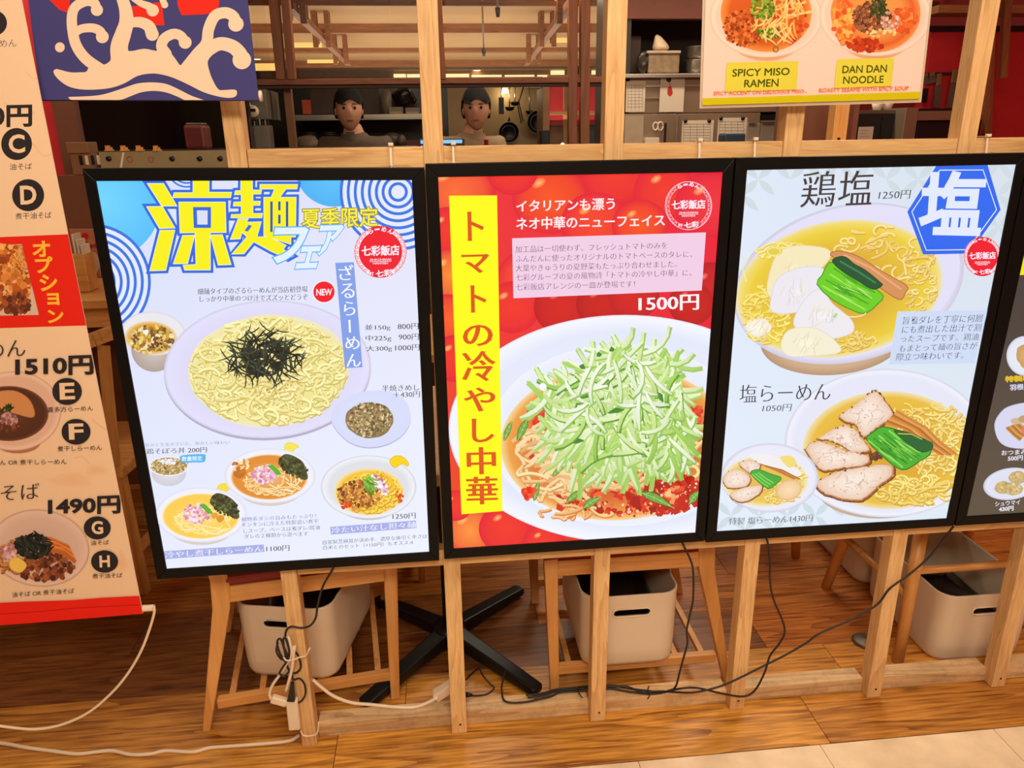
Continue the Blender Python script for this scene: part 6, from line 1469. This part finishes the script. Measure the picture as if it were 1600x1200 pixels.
sc_ = root_at('scissors', 1028, 205, YE-.01, 'kitchen scissors hanging on the steel door by the third post', 'scissors'); p = sc_.location.copy()
for dx, r_ in ((-.018, .02), (.014, .022)): put(MB().tube([(p.x+dx+r_*.8*math.cos(2*PI*k/16), YE-.012, p.z+.03+r_*1.2*math.sin(2*PI*k/16)) for k in range(17)], .005, 6).build('grip', WHITE, sc_), sc_)
put(MB().beam((p.x-.012, YE-.012, p.z+.01), (p.x+.014, YE-.012, p.z-.09), .012, .004).build('blade', STEEL, sc_), sc_); put(MB().beam((p.x+.010, YE-.014, p.z+.01), (p.x-.01, YE-.014, p.z-.09), .012, .004).build('blade', STEEL, sc_), sc_)
item('tool_cup', (1008, 215, 1030, 236), YE-.06, .06, PAPER, 'pale cup fixed on the steel door under the scissors', 'cup', zmin=1.3)
item('marker', (1038, 192, 1041, 230), YE-.020, .011, BLACK, 'thin black marker stuck upright on the steel door', 'marker', bevel=0)
hz = span(975, 114.5, 1262, 121, YE)[3]
item('carton', (980, 56, 1001, 114), YE+.1, .2, mat('carton', (62, 38, 26), .7), 'dark cardboard carton on the hood shelf beside the third post', 'carton')
cb = root_at('food_container', 1034, 114, YE+.02, 'clear lidded container on the hood shelf, topped by a knotted bag', 'container')
blk('box', (1013, 82, 1062, 114.3), YE, .18, mat('cloudy_box', (150, 126, 98), .25, vary=.2, scale=30), cb, bevel=.008); blk('lid', (1011, 79, 1064, 83.5), YE-.01, .2, mat('cloudy_lid', (190, 166, 134), .25), cb)
kb = root_at('knotted_bag', 1036, 80, YE+.05, 'pale plastic bag with a tall peak on top of the container', 'bag')
pk_ = [(-.075, .0, .0), (.085, .0, .0), (.075, .12, .0), (-.07, .12, 0), (-.055, .03, .04), (.05, .03, .05), (.045, .09, .05), (-.05, .09, .045), (-.045, .05, .115), (-.005, .05, .10), (-.02, .07, .095), (-.042, .06, .11)]
mb = MB(); mb.v = [(kb.location.x+a-.008, YE+.02+b, span(1011, 79, 1064, 83.5, YE)[3]+c*1.02) for a, b, c in pk_]
for k_ in (0, 4):
    for i in range(4): mb.f.append((k_+i, k_+(i+1) % 4, k_+4+(i+1) % 4, k_+4+i)); mb.sm.append(True)
mb.f += [(3, 2, 1, 0), (8, 9, 10, 11)]; mb.sm += [False, True]
o = mb.build('bag', mat('pale_bag', (206, 178, 140), .35, vary=.12, scale=25), kb); put(o, kb); sb = o.modifiers.new('soft', 'SUBSURF'); sb.levels = 2; sb.render_levels = 2
lump('dark_pouch', 1007, 98, 9, 16, YE+.0, mat('pouch', (52, 40, 34), .25), 'dark crumpled pouch between the carton and the clear container', 'pouch', 4)
for i, (py, r_) in enumerate(((112, .075), (100, .07), (88, .08))): pass
for cx, zz, r_, h, lb in ((1086, 0, .062, .085, 'steel pot on the hood shelf left of the paper menu'), (1090, .088, .078, .075, 'wide steel bowl stacked on the pot by the paper menu')):
    p = atY(cx, 114, YE+.1); t = empty('steel_pot', (p.x, YE+.1, hz+zz), lb, 'pot', 'steel pots on the hood shelf')
    MB().lathe((0, 0, 0), [(.0, 0), (r_*.8, 0), (r_, h*.4), (r_, h), (r_*1.06, h+.003), (r_*.95, h), (r_*.92, .01)], 28).build('bowl', STEEL, t)
    MB().tube([(r_*1.03*math.cos(2*PI*k/30), r_*1.03*math.sin(2*PI*k/30), h+.002) for k in range(31)], .003, 6).build('rim', STEEL, t)
item('blue_basket', (1131, 208, 1165, 240), 2.5, .1, mat('slate_blue', (40, 58, 76), .4), 'slate blue plastic back of a basket below the forms', 'basket', zmin=1.28, bevel=.012)
for b, yy, lb in (((1167, 192, 1187, 238), YE-.032, 'left'), ((1188, 190, 1217, 238), YE-.034, 'right')):
    t = root_at('clear_pouch', (b[0]+b[2])/2, b[3], yy, lb+' of two clear plastic pouches clipped side by side', 'pouch', 'clear pouches hung by the fourth post')
    blk('pouch', b, yy, .02, plastic_film(), t, bevel=.006); blk('clip', (b[0]+3, b[1]-2, b[2]-4, b[1]+1), yy-.01, .03, STEEL, t, bevel=0)

# ------------------------------------------------------------------ right of the fourth post
structure('wall_side', atY(1448, 120, 3.3).x, 4.6, 3.3, 3.38, 0, atY(1500, 42, 3.3).z, REDW)
structure('trim_11', atY(1448, 40, 3.3).x, 4.6, 3.27, 3.3, atY(1500, 43, 3.27).z-.02, atY(1500, 43, 3.27).z+.01, BLACK)
structure('trim_12', atY(1254, 190, 2.0).x, atY(1312, 190, 2.0).x, 2.0, 2.3, 0, 2.6, BROWNW)
pp = root_at('door_jamb', 1315, 222, 1.7, 'light wood jamb with a small black hole right of the fourth post', 'jamb'); blk('jamb', (1303, 150, 1325, 240), 1.7, .06, CHAIRW, pp, zmin=0); blk('socket', (1309, 215, 1313, 219), 1.695, .006, BLACK, pp, bevel=0)  # small black block stands for the dark hole in the jamb
structure('trim_13', atY(1325, 190, 1.8).x, atY(1333, 190, 1.8).x, 1.76, 1.84, 0, 2.6, mat('header', (112, 58, 38), .6))
df = root_at('dark_fridge', 1370, 222, 2.8, 'dark steel fridge with a small paper label', 'fridge'); blk('body', (1334, 178, 1412, 240), 2.8, .5, DARK, df, zmin=0); blk('top', (1334, 172, 1412, 178), 2.8, .5, DULL, df)
paper(1340, 198, 1363, 236, 'small printed label on the dark fridge', 'label', 6, Y=2.785, clips=False, name='paper_label')
blk('door_gap', (1375, 182, 1376, 240), 2.795, .006, BLACK, df, bevel=0)
item('steel_corner', (1411, 168, 1431, 240), 2.7, .4, mat('warm_steel', (150, 128, 104), .35, .5), 'pale steel cabinet corner between the fridge and the black range', 'cabinet', zmin=0)
ov = root_at('black_range', 1460, 222, 2.8, 'black cooking range under a steel worktop by the fifth post', 'range'); blk('body', (1431, 188, 1530, 240), 2.8, .45, BLACK, ov, zmin=0); blk('worktop', (1430, 173, 1530, 187), 2.76, .5, mat('warm_steel', (150, 128, 104), .35, .5), ov); blk('edge', (1432, 185, 1530, 187.5), 2.75, .01, STEEL, ov, bevel=0); blk('burner_grate', (1431, 169.5, 1530, 173), 2.9, .3, IRON, ov, bevel=0)
for px, r_, lb in ((1378, 10, 'left'), (1393, 10, 'right')):
    p = atY(px, 171, 2.9); t = empty('white_cup', (p.x, 2.95, span(1334, 172, 1412, 178, 2.8)[3]), lb+' pale cup on top of the dark fridge', 'cup', 'pale cups on the dark fridge')
    MB().lathe((0, 0, 0), [(.0, 0), (.022, 0), (.036, .045), (.033, .045), (.018, .004)], 20).build('cup', WHITE, t)
kr = item('magnet_strip', (1440, 113, 1502, 117), 3.27, .02, DARK, 'dark magnetic strip holding the knives on the red wall', 'knife strip', bevel=0)
for i, (x0, x1, y0, y1, bend) in enumerate(((1443, 1450, 114, 132, 0), (1452, 1461, 113, 130, 0), (1463, 1472, 115, 168, -4), (1488, 1497, 109, 168, -8))):
    t = root_at('kitchen_knife', (x0+x1)/2, y0, 3.262, ('first', 'second', 'third', 'fourth')[i]+' knife from the left on the magnetic strip', 'knife', 'knives on the red wall')
    a, b = atY((x0+x1)/2, y0, 3.262), atY((x0+x1)/2+bend, y1, 3.262); w_ = (x1-x0)*.0042
    put(MB().beam(a, a+(b-a)*.35, w_*.8, .014, up=(0, 1, 0)).build('grip', WD, t, bevel=.002), t); put(MB().beam(a+(b-a)*.35, b, w_, .004, up=(0, 1, 0), w2=w_*1.3).build('blade', DULL, t), t)
item('black_holder', (1441, 138, 1450, 160), 3.24, .05, BLACK, 'small black holder under the first knives', 'holder')
hs = root_at('slat_screen', 1556, 10, 3.0, 'brown upright slats hung in front of the red wall at the right edge', 'slats')
for b in ((1538, -20, 1554, 216), (1566, -20, 1576, 122)):
    a, c = atY((b[0]+b[2])/2+4, b[1], 3.0), atY((b[0]+b[2])/2-5, b[3], 3.0)
    put(MB().beam(a, c, .045, .03, up=(0, 1, 0)).build('slat', BROWN, hs), hs)
structure('trim_14', atY(1450, 20, 3.2).x, 4.6, 3.1, 3.27, atY(1500, 24, 3.2).z, atY(1500, 12, 3.2).z, CEIL_W)

# ------------------------------------------------------------------ kitchen staff
SKIN = mat('skin', (206, 150, 118), .55, vary=.03); HAIR = mat('black_hair', (16, 14, 13), .95); EYE = mat('eye', (20, 16, 14), .3, vary=0)
def person(x, y, H, rz, shirt, label, lean=0.0, turn=0.0):
    t = empty('person', (x, y, 0), label, 'person', 'kitchen staff', rz)
    k = H/1.72
    V = [(0, 0, .95, .13), (0, -.01, 1.12, .125), (0, -.02, 1.30, .135), (0, -.02, 1.395, .095), (0, -.03, 1.45, .060), (0, -.04, 1.51, .056)]
    E_ = [(0, 1), (1, 2), (2, 3), (3, 4), (4, 5)]
    def chain(root, pts):
        p = root
        for q in pts: V.append(q); E_.append((p, len(V)-1)); p = len(V)-1
        return p
    hands = []
    for sx in (-1, 1):
        e = chain(2, [(sx*.175, -.02, 1.365, .072), (sx*.22, -.03, 1.15, .046), (sx*.20, -.20, 1.04, .038), (sx*.15, -.33, 1.02, .028), (sx*.14, -.38, 1.015, .032)])
        for f, (dx, l, dz) in enumerate(((-.030, .055, -.012), (-.012, .070, -.006), (.006, .075, -.004), (.024, .062, -.008))):
            chain(e, [(sx*.14+dx, -.41, 1.012, .0095), (sx*.14+dx, -.41-l*.5, 1.008+dz, .0085), (sx*.14+dx*1.05, -.41-l, .992+dz, .0075)])
        chain(e, [(sx*.14-sx*.040, -.385, 1.01, .011), (sx*.14-sx*.055, -.42, 1.0, .009)])
        chain(0, [(sx*.095, 0, .86, .092), (sx*.10, -.01, .50, .062), (sx*.10, .01, .10, .040), (sx*.10, -.02, .045, .038), (sx*.105, -.13, .03, .034)])
    me = bpy.data.meshes.new('body'); me.from_pydata([(a*k, b*k-lean*max(0, c-.95), c*k) for a, b, c, r in V], E_, [])
    o = bpy.data.objects.new('body', me); COL.objects.link(o)
    sk = o.modifiers.new('skin', 'SKIN'); sk.use_smooth_shade = True; su = o.modifiers.new('sub', 'SUBSURF'); su.levels = 2; su.render_levels = 2
    for i, (a, b, c, r) in enumerate(V): me.skin_vertices[0].data[i].radius = (r*k, r*k*(.72 if i in (0, 1, 2) else 1)); me.skin_vertices[0].data[i].use_root = (i == 0)
    bpy.context.view_layer.update(); dg = bpy.context.evaluated_depsgraph_get(); ev = bpy.data.meshes.new_from_object(o.evaluated_get(dg)); bpy.data.objects.remove(o)
    mb = MB(); mb.v = [tuple(v.co) for v in ev.vertices]; mb.f = [tuple(p.vertices) for p in ev.polygons]; mb.sm = [True]*len(mb.f)
    bv, bf = list(mb.v), list(mb.f)
    hx, hy, hz = 0, (-.06-lean*.7)*k, 1.575*k; ct, sn = math.cos(turn), math.sin(turn)
    def head_pt(a, b, c): return (hx+a*ct-b*sn, hy+a*sn+b*ct, hz+c)
    n, m_ = 24, 18; b0 = len(mb.v)
    for i in range(m_+1):
        th = PI*i/m_; zz = math.cos(th)
        for j in range(n):
            a = 2*PI*j/n; X_, Y_ = math.cos(a)*math.sin(th), math.sin(a)*math.sin(th)
            wx, wy = .076*(1-.22*max(0, -zz)**1.5), .095*(1-.10*max(0, -zz)); px_, py_, pz_ = X_*wx, Y_*wy, zz*.118
            if Y_ < 0:
                face = max(0, 1-abs(X_)/.22)*max(0, -Y_)
                py_ -= .020*face*math.exp(-((zz+.16)/.16)**2)+.007*max(0, 1-abs(X_)/.4)*math.exp(-((zz+.50)/.10)**2)+.008*max(0, 1-abs(X_)/.5)*math.exp(-((zz+.85)/.15)**2)
                py_ += .009*math.exp(-((abs(X_)-.38)/.16)**2)*math.exp(-((zz-.03)/.13)**2)
            mb.v.append(head_pt(px_*k, py_*k, pz_*k))
    for i in range(m_):
        for j in range(n): mb.f.append((b0+i*n+j, b0+i*n+(j+1) % n, b0+(i+1)*n+(j+1) % n, b0+(i+1)*n+j)); mb.sm.append(True)
    for sx in (-1, 1):   # ears, part of the body mesh
        b1 = len(mb.v)
        for i in range(7):
            for j in range(8):
                th, a = PI*i/6, 2*PI*j/8; mb.v.append(head_pt(sx*.076*k+.008*math.sin(th)*math.cos(a), .006+.018*math.sin(th)*math.sin(a), -.008+.030*math.cos(th)))
        for i in range(6):
            for j in range(8): mb.f.append((b1+i*8+j, b1+i*8+(j+1) % 8, b1+(i+1)*8+(j+1) % 8, b1+(i+1)*8+j)); mb.sm.append(True)
    mb.build('body', SKIN, t)
    hb = MB()
    for i in range(11):
        th = PI*.64*i/10
        for j in range(n):
            a = 2*PI*j/n; X_, Y_ = math.cos(a)*math.sin(th), math.sin(a)*math.sin(th); lim = 1.0
            zz = math.cos(th); q = 1.05+.03*math.sin(7*a+i*1.3)
            hl_ = .26+.10*math.sin(4*a+1)
            if Y_ < -.15 and zz < hl_: zz = hl_; X_, Y_ = X_*.95, Y_*.96
            hb.v.append(head_pt(X_*.083*q*k, Y_*.104*q*k+.003, zz*.130*k+.004))
    for i in range(10):
        for j in range(n): hb.f.append((i*n+j, i*n+(j+1) % n, (i+1)*n+(j+1) % n, (i+1)*n+j)); hb.sm.append(True)
    hb.build('hair', HAIR, t)
    for sx in (-1, 1):
        e = MB().lathe((0, 0, 0), [(.0, -.009), (.007, -.006), (.0095, 0), (.007, .006), (.0, .009)], 12, 'X').build('eye', EYE, t); e.location = head_pt(sx*.031*k, -.082*k, .004)
        e = MB().box(-.014, .014, -.003, .003, -.002, .002).build('eyebrow', HAIR, t, bevel=.001); e.location = head_pt(sx*.031*k, -.093*k, .024); e.rotation_euler = (0, 0, turn)
    e = MB().box(-.020, .020, -.003, .003, -.003, .003).build('mouth', mat('lips', (150, 70, 60), .5), t, bevel=.002); e.location = head_pt(0, -.093*k, -.062*k); e.rotation_euler = (0, 0, turn)
    # shirt and trousers: shells just outside the body
    def shell(name, m, keep, gap):
        import bmesh
        bm = bmesh.new(); vs = [bm.verts.new(v) for v in bv]
        for f in bf:
            try: bm.faces.new([vs[i] for i in f])
            except ValueError: pass
        bmesh.ops.recalc_face_normals(bm, faces=bm.faces); bm.normal_update()
        for v in bm.verts: v.co = v.co+v.normal*gap
        bmesh.ops.delete(bm, geom=[f for f in bm.faces if not all(keep(v.co) for v in f.verts)], context='FACES')
        for f in bm.faces: f.smooth = True
        mm = bpy.data.meshes.new(name); bm.to_mesh(mm); bm.free(); mm.materials.append(m); o = bpy.data.objects.new(name, mm); COL.objects.link(o); o.parent = t
    shell('shirt', shirt, lambda c: c.z > .93*k and c.z < 1.455*k and c.y > -.30*k-lean*.3, .010)
    shell('trousers', mat('dark_trousers', (30, 28, 30), .7), lambda c: .06*k < c.z <= .97*k and c.y > -.16, .008)
    return t
p = atY(556, 190, 3.35); person(p.x, 3.40, 1.78, math.radians(-12), mat('work_shirt', (96, 80, 66), .8), 'person with black hair in a dull work shirt, left of the second post', .10, math.radians(20))
p = atY(729, 190, 3.25); person(p.x, 3.30, 1.77, math.radians(25), mat('striped_shirt', (150, 120, 92), .8), 'person with black hair in a beige shirt, right of the second post', .10, math.radians(-30))
